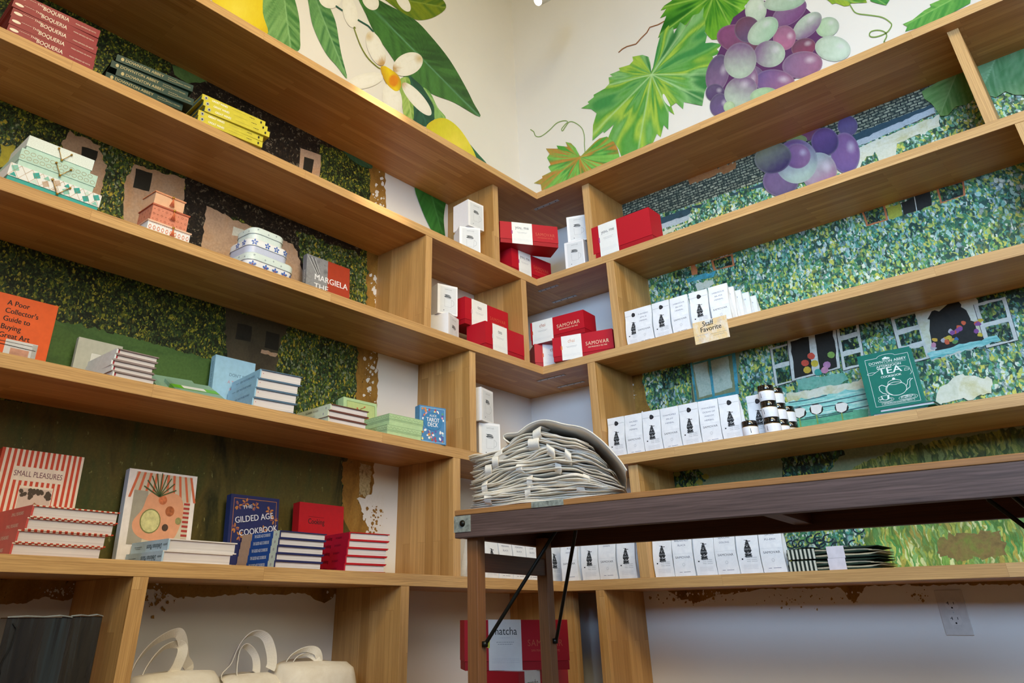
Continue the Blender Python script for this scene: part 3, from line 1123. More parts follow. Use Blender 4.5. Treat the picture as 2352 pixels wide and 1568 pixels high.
# ---- vine leaves and grapes on the right wall
m = Mural('R')
m.k = 60
C0 = (1120, 0)
D0 = (1712, 0)
c0 = lambda pts: cc(C0, S1, pts)
d0 = lambda pts: cc(D0, S1, pts)
TEND = pm('#7f9f52', .5)
TWIG = pm('#94613c', .5)
m.line(smooth_pts(c0([(775, 1310), (812, 1200), (800, 1090), (745, 1035), (690, 1020), (655, 1060), (630, 1097), (622, 1080), (650, 1045), (672, 1020), (640, 1012), (580, 1032), (520, 1090), (450, 1142), (405, 1140), (390, 1105), (388, 1100)]), 5)[:80], 1.7, TEND)
m.line(c0([(1490, 175), (1430, 208), (1360, 230), (1335, 275), (1288, 320), (1245, 370), (1170, 390), (1130, 412), (1098, 442)]), 2.3, TWIG)
m.line(smooth_pts(d0([(885, 30), (900, 80), (940, 115), (1050, 130), (1150, 148), (1215, 190), (1225, 220), (1185, 275), (1100, 310), (1045, 305), (1050, 270), (1100, 255), (1160, 265), (1186, 300), (1165, 345), (1160, 350)]), 5)[:76], 2.8, TEND)
# dark vine leaf at the top
palm(m, c0([(1600, -60), (1540, 10), (1480, 50), (1450, 90), (1505, 65), (1445, 155), (1500, 132), (1462, 230), (1428, 322), (1480, 290), (1530, 260), (1600, 230), (1700, 200), (1800, 240), (1845, 300), (1880, 335), (2000, 328), (2160, 297), (2130, 260), (2168, 222), (2150, 160), (2222, 158), (2190, 100), (2150, 60), (2175, 20), (2240, 60), (2215, 0), (2240, -60)]), (1640, -12), ['#1f6a1a', '#4f9a2c', '#6fae30', '#2f7f1f', '#7fbf3c'], [1.1, 1.9, 2.5, .5, 2.9], '#a5d060')
A_ = c0([(1372, 600), (1365, 530), (1350, 478), (1300, 461), (1215, 477), (1222, 510), (1190, 545), (1100, 572), (1112, 590), (1025, 625), (1052, 640), (1015, 650), (1022, 700), (985, 742), (890, 795), (892, 815), (840, 855), (852, 870), (785, 908), (870, 915), (915, 950), (885, 1050), (880, 1180), (970, 1100), (977, 1117), (1060, 1042), (1030, 1110), (1010, 1160), (1062, 1192), (1100, 1250), (1122, 1312), (1250, 1260), (1352, 1205), (1385, 1202), (1420, 1122), (1452, 1150), (1477, 1047), (1515, 1087), (1520, 930), (1567, 963), (1540, 890), (1580, 862), (1640, 915), (1646, 856), (1800, 888), (1820, 772), (1850, 702), (1832, 662), (1868, 666), (1870, 602), (1852, 562), (1920, 556), (1885, 472), (1950, 446), (1920, 412), (1970, 372), (1880, 358), (1825, 363), (1840, 300), (1820, 272), (1828, 220), (1820, 152), (1806, 150), (1813, 60), (1780, 112), (1722, 130), (1700, 182), (1660, 217), (1615, 187), (1590, 272), (1565, 302), (1556, 227), (1526, 250), (1520, 212), (1450, 292), (1420, 402), (1413, 480), (1390, 560)])
palm(m, A_, (1497.2, 171.5), ['#3f8f4a', '#6fae5f', '#4f9a3c', '#a9c94a', '#5fa34a', '#88bf7a', '#3a8044'], [-.95, 0, .45, 1.15, 1.75, 2.35, 2.9], '#b5dca0', 2.0, 320)
m.star((1530, 231), smooth_pts(c0([(1470, 790), (1485, 795), (1510, 840), (1532, 888), (1520, 890), (1490, 860), (1470, 820)]), 3), lambda x, y: lin('#e3e6e2')[:3], MPAINT, 2, 30)
C_ = c0([(778, 1312), (755, 1270), (740, 1240), (700, 1200), (655, 1190), (672, 1230), (580, 1220), (592, 1246), (490, 1245), (522, 1290), (500, 1322), (530, 1380), (510, 1400), (535, 1440), (458, 1477), (462, 1492), (390, 1535), (448, 1545), (455, 1596), (640, 1600), (900, 1480), (1112, 1330), (1092, 1250), (1062, 1192), (1002, 1145), (940, 1160), (900, 1190), (850, 1240), (808, 1300)])
palm(m, C_, (1332, 362), ['#4f9f3c', '#b9803c', '#6fae4a', '#7fc05a', '#3f9440', '#c07a34', '#84c25c'], [2.5, 1.5, -.4, 3.0], '#c9873c', 2.6, 200)
blade(m, d0([(1320, 205), (1400, 170), (1500, 90), (1582, 46), (1545, 40), (1640, 0), (1760, -60), (1900, -60), (1884, 30), (1700, 130), (1500, 220), (1340, 267), (1358, 226)]), (2215, -15), (2076, 60), '#3f8f3a', '#6fae4f', '#8fc26a', False)
blade(m, d0([(620, -40), (700, 10), (730, 38), (760, 28), (830, 55), (870, 50), (880, 30), (1020, 25), (1000, -40)]), (1880, -10), (1990, 10), '#2f7f2c', '#9fb83a', '#8fc26a', False)
blade(m, d0([(1040, -40), (1050, 12), (1100, 30), (1180, 48), (1212, 0), (1200, -40)]), (2000, -10), (2036, 12), '#2f7f3c', '#4f9a4a', '#8fc26a', False)
P_, Q_, G_, K_, D_ = '#86618f', '#a06089', '#b5ccb2', '#63507c', '#74405f'
pg = lambda x, y, rx, ry, a, c1, c2, da=1.2, hl=True: grape(m, 1712 + x * S1, y * S1, rx * S1, ry * S1, a, c1, c2, da, hl)
m.poly(d0([(-100, 150), (100, 0), (500, 60), (700, 250), (600, 600), (300, 700), (-100, 800), (-240, 900), (-250, 500)]), pm('#5a3060', .6))
pg(-50, 330, 190, 120, .2, '#8f3f7c', D_, .5, False)
pg(90, 90, 90, 110, .1, '#cfe0c6', G_)
pg(20, 250, 110, 110, 0, D_, K_, 1, False)
pg(370, 110, 165, 90, -.6, P_, '#7f3f84')
pg(330, 20, 175, 72, -.15, G_, '#9fc4a4', .6)
pg(690, 230, 100, 82, -.4, '#a9cf9c', G_, .3)
pg(520, 220, 150, 80, -.75, G_, P_, 1.8)
pg(490, 400, 105, 75, -.3, D_, '#8f2f5c')
pg(330, 320, 95, 105, .3, Q_, '#b8608f')
pg(735, 410, 150, 106, .15, G_, '#c6e0cc', .2)
pg(150, 262, 150, 92, -.7, G_, '#a0cca6', 1)
pg(480, 545, 170, 112, -.15, P_, Q_, .2)
pg(205, 455, 132, 112, -.1, P_, G_, .4)
pg(60, 620, 100, 70, .3, P_, K_, .5, False)
pg(-230, 620, 95, 165, .25, K_, P_, 1.2)
pg(-250, 780, 80, 75, 0, K_, '#4f2f6a', 1)
pg(-215, 880, 78, 98, .3, K_, '#6a4f8c', 1)
pg(250, 690, 170, 105, .1, '#6f4f94', Q_, .3)
pg(30, 700, 78, 150, .15, P_, Q_, 1.2)
pg(-35, 770, 145, 125, -.6, G_, P_, -.6)
pg(165, 810, 125, 75, -.1, '#a9cf9c', '#8fb87c', .6, False)
pg(-40, 510, 136, 152, .25, P_, G_, 1.3, False)
pg(-130, 900, 50, 50, 0, '#b9d6a0', '#a0c48c', 1, False)
# bunch hanging below the top board
pg(540, 1120, 110, 60, -.2, '#8f3f6c', D_, 1, False)
pg(430, 1170, 90, 40, 0, '#8fa85c', '#7f944c', 1, False)
pg(860, 1060, 84, 88, 0, '#5f4a88', K_, 1, False)
pg(300, 1520, 150, 130, 0, P_, K_, 1, False)
pg(840, 1285, 122, 172, -.1, '#8f5a94', '#6a4a94', 1.6)
pg(670, 1190, 115, 118, 0, '#6f4488', '#4a3470', 1, False)
pg(620, 1440, 150, 160, 0, '#a9b8b4', '#a0608f', 1)
pg(430, 1355, 178, 185, 0, '#7f5494', '#a9c4b4', 1.2, False)
pg(440, 1310, 110, 105, 0, '#7a4f8a', '#a06a98', -.6)
pg(235, 1325, 156, 130, -.25, '#8a8f6c', '#4a3468', 1.2, False)
# leaf below the board at the right
blade(m, d0([(1480, 770), (1500, 830), (1560, 870), (1600, 920), (1640, 978), (1700, 970), (1760, 900), (1850, 880), (1910, 840), (1930, 700), (1900, 560), (1700, 640)]), (2190, 190), (2160, 265), '#4a7f34', '#7a9f5a', '#8fb070', False)
blade(m, d0([(1860, 560), (1900, 800), (2000, 790), (2100, 822), (2180, 770), (2260, 800), (2480, 800), (2480, 300), (2100, 420)]), (2290, 130), (2250, 220), '#4a7f4a', '#7aa074', '#8fb58a', False)
fruitR = m.build('grapevine_mural', wall_right)
fruitR['label'] = 'painted vine leaves with purple and green grapes high on the right wall'
# ================================================================ goods on the shelves
X_, Y_, Z_ = Vector((1, 0, 0)), Vector((0, 1, 0)), Vector((0, 0, 1))
PAGE = pm('#e6dfdc', .8, .2, .05, 300)
WHITE = pm('#eceef2', .55, .35, .02, 90)
CARDW = pm('#f0eff0', .5, .4, .015, 90)
INK = pm('#1d1f22', .6, .3, .1, 200)
GREYP = pm('#a9abae', .6, .3, .1, 200)
LGREY = pm('#c9cbce', .6, .3, .05, 200)
EPS = .0004


def pages_mat(col='#e4dddd'):
    n = N('page_edges')
    tc = n.n('TexCoord')
    a = n.noise(n.map(tc.outputs['Object'], (2, 2, 900)), 1.0, 3, .7)
    b = n.noise(tc.outputs['Object'], 14, 3)
    c = lin(col)
    col_ = n.ramp(a.outputs['Fac'], [(.35, tuple(x * .78 for x in c[:3]) + (1,)), (.62, c)])
    col_ = n.mix(.15, col_, n.ramp(b.outputs['Fac'], [(.3, (.3, .3, .3, 1)), (.7, (.8, .8, .8, 1))]), 'OVERLAY')
    return n.fin(col_, .85, .15)


PAGES = pages_mat()


def stroke(m, pts, w, mat, org, u=X_, v=Z_, closed=False):
    """thin printed line on the plane org+u+v"""
    org, u, v = Vector(org), Vector(u), Vector(v)
    n = len(pts)
    for i in range(n if closed else n - 1):
        a, b = pts[i], pts[(i + 1) % n]
        L = math.hypot(b[0] - a[0], b[1] - a[1]) or 1e-6
        nx, ny = -(b[1] - a[1]) / L * w / 2, (b[0] - a[0]) / L * w / 2
        m.face([org + u * (x) + v * (y) for x, y in ((a[0] + nx, a[1] + ny), (a[0] - nx, a[1] - ny), (b[0] - nx, b[1] - ny), (b[0] + nx, b[1] + ny))], mat)


def disc(m, c, rx, ry, mat, org, u=X_, v=Z_, k=20, ang=0):
    org, u, v = Vector(org), Vector(u), Vector(v)
    co, si = math.cos(ang), math.sin(ang)
    m.face([org + u * (c[0] + rx * math.cos(t) * co - ry * math.sin(t) * si) + v * (c[1] + rx * math.cos(t) * si + ry * math.sin(t) * co) for t in [2 * PI * i / k for i in range(k)]], mat)


def rect(m, x0, z0, x1, z1, mat, org, u=X_, v=Z_):
    org, u, v = Vector(org), Vector(u), Vector(v)
    m.face([org + u * x + v * z for x, z in ((x0, z0), (x1, z0), (x1, z1), (x0, z1))], mat)


def fine(m, x0, x1, z, mat, org, u=X_, v=Z_, h=.0012, seed=1):
    """a row of print too small to read"""
    r = random.Random(seed)
    x = x0
    while x < x1:
        w = min(x1 - x, r.uniform(.002, .006))
        rect(m, x, z - h / 2, x + w, z + h / 2, mat, org, u, v)
        x += w + .0012


def cover(m, w, l, h, spine, mat, b=.0025, smat=None, emat=None):
    """boards and spine of a closed book lying flat"""
    e = emat or mat
    m.box((0, 0, 0), (w, l, b), e)
    m.box((0, 0, h - b), (w, l, h), e)
    if spine == 'l':
        m.box((0, 0, b), (b * 1.4, l, h - b), smat or mat)
        m.box((-.0006, 0, 0), (0, l, h), smat or mat)
    else:
        m.box((0, 0, b), (w, b * 1.4, h - b), smat or mat)
        m.box((0, -.0006, 0), (w, 0, h), smat or mat)


def book(name, label, w, l, h, spine, mat, loc, rot, group, deco=None, smat=None, emat=None, pmat=None, inset=.004):
    t = thing(name, label, 'book', loc, rot, group)
    m = MB()
    cover(m, w, l, h, spine, mat, smat=smat, emat=emat)
    if deco:
        deco(m, w, l, h)
    m.build('cover', t)
    p = MB()
    b = .0025
    if spine == 'l':
        p.box((b * 1.4, inset, b), (w - inset, l - inset, h - b), pmat or PAGES)
    else:
        p.box((inset, b * 1.4, b), (w - inset, l - inset, h - b), pmat or PAGES)
    p.build('pages', t)
    return t


ORD = ['bottom', 'second', 'third', 'fourth', 'fifth', 'sixth']


def pos_word(i, n):
    if n == 2:
        return ['lower', 'upper'][i]
    if i == 0:
        return 'bottommost'
    if i == n - 1:
        return 'topmost'
    if n == 3:
        return 'middle'
    return ['', 'second lowest', 'third lowest', 'second highest'][i] if n == 5 else ['', 'second lowest', 'second highest'][i]


def stack(first, n, side, x, y, z, rot, h, jit, lab, group):
    r = random.Random(int(abs(x * 1000) + abs(y * 1000)))
    out = []
    for i in range(n):
        dx, dy, da = jit[i] if jit else (r.uniform(-.004, .002), r.uniform(-.004, .004), r.uniform(-1.5, 1.5))
        L = lab(pos_word(i, n))
        loc = (x + dx, y + dy, z + i * h)
        rr = rl(side, rot + da)
        if i == 0:
            first.location = loc
            first.rotation_euler = (0, 0, rr)
            first['label'] = L
            first['group'] = group
            out.append(first)
        else:
            out.append(dup(first, loc, rr, L, group))
    return out


def lifted(fn, k):
    # squeeze a cover drawing into the upper part of the cover
    def g(m, w, h):
        n = len(m.v)
        fn(m, w, h * (1 - k))
        m.v[n:] = [(x, y, z + k * h) for x, y, z in m.v[n:]]
    return g


def stand(name, label, w, h, t, mat, loc, rz, lean, deco=None, smat=None, sdeco=None, cat='book', pmat=None):
    T_ = thing(name, label, cat, loc, (-math.radians(lean), 0, rz))
    m = MB()
    b = .0025
    m.box((0, 0, 0), (w, b, h), mat)
    m.box((0, t - b, 0), (w, t, h), mat)
    m.box((0, b, 0), (b * 1.4, t - b, h), smat or mat)
    m.box((-.0006, 0, 0), (0, t, h), smat or mat)
    if deco:
        deco(m, w, h)
    if sdeco:
        sdeco(m, t, h)
    m.build('cover', T_)
    p = MB()
    p.box((b * 1.4, b, .003), (w - .003, t - b, h - .003), pmat or PAGES)
    p.build('pages', T_)
    return T_


FRONT = (0, -EPS, 0)
SPL = (-.001, 0, 0)  # plane of a left hand spine
nY = -Y_

# ---- dark red cookbooks, upper left
RED1 = pm('#8e3336', .45, .4)
CR = pm('#e8dccb', .5)


def d_boq(m, w, l, h):
    o = (0, -.001, 0)
    m.text('THE', CR, (w * .285, -.001, h * .55), X_, Z_, .0095, bold=.0)
    m.text('BOQUERIA', CR, (w * .475, -.001, h * .28), X_, Z_, .0175, bold=.012, fit=w * .30)
    m.text('MARIA ESPARZA DE HOYO', CR, (w * .83, -.001, h * .4), X_, Z_, .0052, fit=w * .25)
    disc(m, (w * .07, h * .5), .011, .0045, CR, o)
    fine(m, w * .12, w * .24, h * .72, CR, o, h=.0008, seed=3)


b1 = book('hardcover_book', 'x', .222, .18, .0272, 'f', RED1, (0, 0, 0), 0, '', d_boq)
stack(b1, 5, 'L', .272, -2.512, Z[1], -1.5, .0273, [(0, .006, 0), (.001, .004, .5), (-.001, .002, -.5), (.001, -.003, .3), (-.003, -.004, -1.5)],
      lambda p: 'dark red cookbook, %s of the five at the far left of the second board' % p, 'dark red cookbooks stacked at upper left')
# ---- dark green books
GRN = pm('#1f3b32', .4, .45)
GLD = pm('#b8a878', .5)


def d_da(m, w, l, h):
    m.text('DOWNTON ABBEY', GLD, (w * .36, -.001, h * .34), X_, Z_, .0135, sx=.95, bold=.008)
    disc(m, (w * .075, h * .52), .0045, .006, GLD, (0, -.001, 0))
    fine(m, w * .66, w * .78, h * .62, GLD, (0, -.001, 0), seed=5)
    fine(m, w * .66, w * .78, h * .34, GLD, (0, -.001, 0), seed=6)
    m.text('REGULA YSEWIJN', GLD, (w * .87, -.001, h * .38), X_, Z_, .0055)


b2 = book('hardcover_book', 'x', .228, .18, .0235, 'f', GRN, (0, 0, 0), 0, '', d_da, pmat=pages_mat('#7f4a40'))
stack(b2, 4, 'L', .272, -2.236, Z[1], -6, .0236, [(-.002, -.010, 2), (.002, .014, -1), (-.004, -.004, 0), (.001, .004, -1)],
      lambda p: 'dark green book with gold lettering, %s of four beside the yellow books' % p, 'dark green books on the second board')
# ---- yellow paperbacks
YEL = pm('#cdbf3c', .4, .45)
DKG = pm('#3c4f4c', .5)


def d_ye(m, w, l, h):
    m.text('GREAT WINES', WHITE, (w * .27, -.001, h * .35), X_, Z_, .0105, sx=.8, bold=.01)
    m.text('MACQ', INK, (w * .80, -.001, h * .35), X_, Z_, .0075, bold=.01)
    disc(m, (w * .06, h * .5), .0055, .0065, GREYP, (0, -.001, 0))
    disc(m, (w * .06, h * .5), .0025, .003, INK, (0, -.0013, 0))
    fine(m, w * .46, w * .68, h * .55, pm('#8f8a3c', .6), (0, -.001, 0), seed=7)
    disc(m, (w * .93, h * .5), .003, .005, INK, (0, -.001, 0))


def d_ye2(m, w, l, h):
    m.text('GREAT WINES', WHITE, (w * .27, -.001, h * .35), X_, Z_, .0105, sx=.8, bold=.01)
    fine(m, w * .74, w * .82, h * .55, INK, (0, -.001, 0), seed=8, h=.002)
    disc(m, (w * .06, h * .5), .0055, .0065, GREYP, (0, -.001, 0))
    disc(m, (w * .06, h * .5), .0025, .003, INK, (0, -.0013, 0))
    fine(m, w * .46, w * .68, h * .55, pm('#8f8a3c', .6), (0, -.001, 0), seed=7)
    disc(m, (w * .93, h * .5), .003, .005, INK, (0, -.001, 0))


b3 = book('paperback_book', 'x', .222, .17, .0205, 'f', YEL, (0, 0, 0), 0, '', d_ye2, pmat=pages_mat('#5d7270'), inset=.001)
stack(b3, 5, 'L', .274, -1.957, Z[1], -5, .0206, [(.002, -.004, 1), (0, -.006, 0), (.006, .010, -1), (.003, .003, 0), (0, -.004, 1)],
      lambda p: 'yellow paperback, %s of the five stacked on the second board' % p, 'yellow paperbacks on the second board')

# ---- teal patterned nesting boxes
TEALP = pm('#3aa6a2', .5)
MINT = pm('#b9d8cf', .5)
MINTL = pm('#cfe4de', .5)
GOLDM = pm('#b98f3c', .3, .5, .05, 90, metal=.7)


def pattern(m, w, h0, h1, kind, rng):
    o = (0, -EPS, 0)
    if kind == 'triangles':
        mats = [TEALP, pm('#8cc9bf', .5), WHITE, pm('#c9b3a3', .5), MINTL]
        n = 9
        s = w / n
        H = (h1 - h0)
        for i in range(n):
            cx = (i + .5) * s
            mm = mats[rng.randrange(5)]
            z = h0 + H * (.3 if i % 2 else .68)
            r = s * .42
            m.face([Vector((cx + r * math.cos(a), -EPS, z + r * math.sin(a))) for a in [PI / 4 + .5 + PI / 2 * k for k in range(4)]], mm)
            z = h0 + H * (.78 if i % 2 else .2)
            m.face([Vector((cx - r * .8, -EPS, z - r * .5)), Vector((cx + r * .8, -EPS, z - r * .5)), Vector((cx, -EPS, z + r * .6))], mats[(i * 2) % 5])
        for i in range(n):
            stroke(m, [(i * s, h0), (i * s + s, h1)], .0006, GOLDM, (0, -EPS * 1.5, 0))
            stroke(m, [(i * s + s, h0), (i * s, h1)], .0006, GOLDM, (0, -EPS * 1.5, 0))
    elif kind == 'rings':
        n = 12
        for i in range(n):
            for z in (.3, .75):
                c = ((i + .5 + (.3 if z > .5 else -.1)) * w / n, h0 + (h1 - h0) * z)
                if c[0] + .006 < w:
                    stroke(m, [(c[0] + .006 * math.cos(a), c[1] + .005 * math.sin(a)) for a in [2 * PI * k / 10 for k in range(10)]], .0006, GOLDM, o, closed=True)


def cordbox(label, w, l, h, body, lid, kind, loc, rot, lidpat=None):
    t = thing('gift_box', label, 'box', loc, rot, 'mint patterned nesting boxes')
    m = MB()
    m.box((.002, .002, 0), (w - .002, l - .002, h * .62), body)
    m.build('box_base', t, bevel=.001)
    m = MB()
    m.box((0, 0, h * .38), (w, l, h), lid)
    pattern(m, w, h * .38, h, kind, random.Random(4))
    m.build('lid', t)
    m = MB()
    for a, b in (((w * .44, h * .86), (w * .52, h * .30)), ((w * .64, h * .78), (w * .53, h * .30))):
        m.tube([(a[0], -.002, a[1]), ((a[0] + b[0]) / 2, -.004, (a[1] + b[1]) / 2), (b[0], -.003, b[1])], .0009, GOLDM, 6)
        m.lathe([(0, -.003), (.0025, -.002), (.003, 0), (.0025, .002), (0, .003)], GOLDM, (a[0], -.003, a[1]), 10)
    m.lathe([(0, -.0035), (.003, -.002), (.0035, 0), (.003, .002), (0, .0035)], GOLDM, (w * .525, -.004, h * .28), 10)
    m.build('cord_clasp', t)
    return t


cordbox('largest mint gift box with teal and white triangles, bottom of three', .228, .19, .057, TEALP, WHITE, 'triangles', (.268, -2.397, Z[2]), rl('L', 1))
cordbox('pale green gift box with gold ring pattern, middle of three', .192, .16, .054, MINT, MINT, 'rings', (.258, -2.382, Z[2] + .0571), rl('L', 0))
cordbox('smallest white speckled gift box with mint base, top of three', .168, .13, .052, MINT, pm('#dfe8e8', .5, .3, .12, 400), 'plain', (.240, -2.371, Z[2] + .1112), rl('L', 0))

# ---- peach boxes with tassels
PCH = pm('#dc9c78', .5)
PCHL = pm('#e5b795', .5)
SAL = pm('#d98a70', .5)
TASS = pm('#c0452f', .7, .2, .15, 300)


def peach(label, w, l, h, body, side, lidm, loc, rot, kind):
    t = thing('gift_box', label, 'box', loc, rot, 'peach nesting boxes with tassels')
    m = MB()
    m.box((.003, .003, 0), (w - .003, l - .003, h - .002), body)
    org = (0, .003 - EPS, 0)
    if kind == 'squares':
        for i in range(9):
            for j in range(3):
                x, z = .010 + (w - .02) * i / 8, h * (.2 + .27 * j)
                r = .0035 if (i + j) % 2 else .0014
                stroke(m, [(x + r * math.cos(a), z + r * math.sin(a)) for a in [PI / 2 * k for k in range(4)]], .0008, pm('#8a4a34', .6), org, closed=True)
        for i in range(5):
            for j in range(3):
                y, z = .012 + (l - .024) * i / 4, h * (.2 + .27 * j)
                r = .003 if (i + j) % 2 else .0012
                stroke(m, [(y + r * math.cos(a), z + r * math.sin(a)) for a in [PI / 2 * k for k in range(4)]], .0008, pm('#8a4a34', .6), (.003 - EPS, 0, 0), Y_, Z_, closed=True)
    if kind == 'lace':
        n = 10
        for i in range(n):
            x = .004 + (w - .008) * (i + .5) / n
            for r in (.0045, .0025):
                disc(m, (x, h * .55), r, r * 1.7, SAL if r > .003 else WHITE, (0, .003 - EPS * (1 if r > .003 else 1.6), 0), k=6)
            stroke(m, [(x - .005, h * .8), (x, h * .93), (x + .005, h * .8)], .0007, SAL, org)
    m.build('box_base', t)
    m = MB()
    m.box((0, 0, h - .0025), (w, l, h), lidm)
    m.box((.001, .0005, h - .0045), (w - .001, .0025, h - .0025), lidm)
    m.build('lid', t)
    m = MB()
    c = w * .56
    m.lathe([(0, -.004), (.003, -.003), (.004, 0), (.003, .003), (0, .004)], GOLDM, (c, -.003, h - .004), 12)
    for k in range(7):
        a = (k - 3) * .0016
        m.tube([(c, -.003, h - .006), (c + a * .6, -.005, h - .018), (c + a * 1.6, -.003, h - .034)], .0008, TASS if k % 2 else pm('#d98a5c', .7), 5)
    m.build('tassel', t)


peach('largest peach gift box with white lace print, bottom of three', .133, .105, .044, WHITE, WHITE, pm('#e9c4ae', .5), (.259, -2.034, Z[2]), rl('L', 0), 'lace')
peach('salmon gift box printed with small squares, middle of three', .116, .09, .057, SAL, SAL, pm('#c06a50', .5), (.250, -2.027, Z[2] + .0441), rl('L', 0), 'squares')
peach('smallest plain peach gift box, top of three', .098, .076, .047, PCHL, PCHL, PCH, (.238, -2.022, Z[2] + .1012), rl('L', 2), 'plain')


# ---- rounded tins
def rrect(w, l, r, k=7):
    pts = []
    for cx, cy, a0 in ((w - r, l - r, 0), (r, l - r, PI / 2), (r, r, PI), (w - r, r, 1.5 * PI)):
        for i in range(k + 1):
            a = a0 + PI / 2 * i / k
            pts.append((cx + r * math.cos(a), cy + r * math.sin(a)))
    return pts


def ploop(m, rings, mat, top=True, bot=True):
    n = len(rings[0])
    vs = [p for r in rings for p in r]
    fs = []
    for i in range(len(rings) - 1):
        for k in range(n):
            k2 = (k + 1) % n
            fs.append((i * n + k, i * n + k2, (i + 1) * n + k2, (i + 1) * n + k))
    m.mesh(vs, fs, mat, True)
    if top:
        m.mesh(rings[-1], [tuple(range(n))], mat)
    if bot:
        m.mesh(rings[0], [tuple(range(n))[::-1]], mat)


BLUEF = pm('#3f66b8', .4)
SPK = pm('#d4e2e2', .35, .5, .1, 500)
LAV = pm('#c3c9e2', .35, .5, .06, 400)
TINW = pm('#e8eaf0', .35, .5, .02)
RIM = pm('#6a7684', .3, .6)


def along(w, l, r, s):
    """point and outward normal on the rounded outline, s measured from the front left corner towards the right (or back if negative)"""
    arc = PI / 2 * r
    F = w - 2 * r
    if s >= 0:
        if s <= F:
            return (r + s, 0), (0, -1)
        a = min((s - F) / r, PI / 2)
        return (w - r + r * math.sin(a), r - r * math.cos(a)), (math.sin(a), -math.cos(a))
    s = -s
    if s <= arc:
        a = s / r
        return (r - r * math.sin(a), r - r * math.cos(a)), (-math.sin(a), -math.cos(a))
    return (0, r + s - arc), (-1, 0)


def flower(m, w, l, r, s, z, R, mat, cen):
    (px, py), (nx, ny) = along(w, l, r, s)
    n = Vector((nx, ny, 0))
    u = Vector((-ny, nx, 0))
    o = Vector((px, py, z)) + n * .0006
    for k in range(5):
        a = PI / 2 + 2 * PI * k / 5
        disc(m, (R * .62 * math.cos(a), R * .62 * math.sin(a)), R * .42, R * .26, mat, o, u, Z_, 10, a)
    disc(m, (0, 0), R * .2, R * .2, cen, o + n * .0003, u, Z_, 8)


def tin(label, w, l, h, body, lid, loc, rot, bf, lf):
    t = thing('storage_tin', label, 'tin', loc, rot, 'floral nesting tins')
    r = .030
    def ring(ins, z):
        return [(ins + x * (w - 2 * ins) / w, ins + y * (l - 2 * ins) / l, z) for x, y in rrect(w, l, r)]
    m = MB()
    ploop(m, [ring(.002, 0), ring(.0015, .002), ring(.0015, h * .62)], body)
    if bf:
        for s in (-.085, -.05, -.012, .035, .07, .105, .135):
            if s < w - 2 * r + .03:
                flower(m, w - .003, l - .003, r, s, h * .3, .0115, BLUEF, pm('#8f2f3a', .5))
        for s in (-.06, .012, .055, .09):
            flower(m, w - .003, l - .003, r, s, h * .14, .005, pm('#8fc0b8', .5), TINW)
    m.build('tin_body', t)
    m = MB()
    ploop(m, [ring(0, h * .56), ring(0, h - .006), ring(.003, h - .001), ring(.008, h)], lid)
    ploop(m, [ring(-.0004, h * .555), ring(-.0006, h * .575), ring(0, h * .58)], RIM, False, False)
    if lf:
        for s in (-.085, -.05, -.012, .035, .07, .105, .135):
            if s < w - 2 * r + .03:
                flower(m, w, l, r, s, h * .76, .0105, BLUEF, TINW)
    else:
        for i, s in enumerate((-.07, -.04, -.01, .03, .06, .09)):
            flower(m, w, l, r, s, h * (.72 if i % 2 else .82), .003, pm('#7a8a94', .5), TINW)
    m.build('lid', t)


tin('largest white tin with blue flowers and speckled lid, bottom of three', .178, .150, .060, TINW, SPK, (.262, -1.712, Z[2]), rl('L', 2), True, False)
tin('middle tin with lavender sides and blue flower lid', .156, .130, .060, LAV, TINW, (.236, -1.700, Z[2] + .0604), rl('L', 2), False, True)
tin('smallest pale speckled tin, top of three', .132, .105, .056, SPK, SPK, (.208, -1.680, Z[2] + .1208), rl('L', 2), False, False)

# ---- fashion book
GR = flat('cover_photo_grey', '#55565a', '#8c8e92', 18)
ORB = pm('#a83a20', .4, .5)


def d_mar(m, w, h):
    m.face([(0, -EPS, 0), (w * .48, -EPS, 0), (w * .48, -EPS, h), (0, -EPS, h)], GR)
    m.face([(w * .48, -EPS, 0), (w, -EPS, 0), (w, -EPS, h), (w * .48, -EPS, h)], ORB)
    for i in range(5):
        stroke(m, [(.004 + .008 * i, h * .97), (w * .30, h * (.62 + .03 * i))], .002, INK if i % 2 else LGREY, (0, -EPS * 2, 0))
    for i, (s, z) in enumerate((('MARGIELA', .47), ('THE', .29), ('HERMÈS', .10), ('YEARS', -.08))):
            m.text(s, WHITE, (w * (.57 if i == 0 else (.34 if i == 1 else .62)), -EPS * 3, h * (.60 - .155 * i)), X_, Z_, .033, bold=.012, fit=w * (.76 if i == 0 else (.32 if i == 1 else .5)))


def s_mar(m, t, h):
    m.text('MARGIELA', LGREY, (-.001, t * .62, h * .62), -Z_, nY, t * .6, sx=.8, bold=.01)


stand('art_book', 'grey and brick red fashion book standing right of the floral tins', .196, .232, .022, GR, (.080, -1.365, Z[2]), rl('L', -1), 5, d_mar, pm('#6f747c', .5), s_mar)


# ---- white mug boxes
PANEL = pm('#dcdee0', .6, .3, .02)


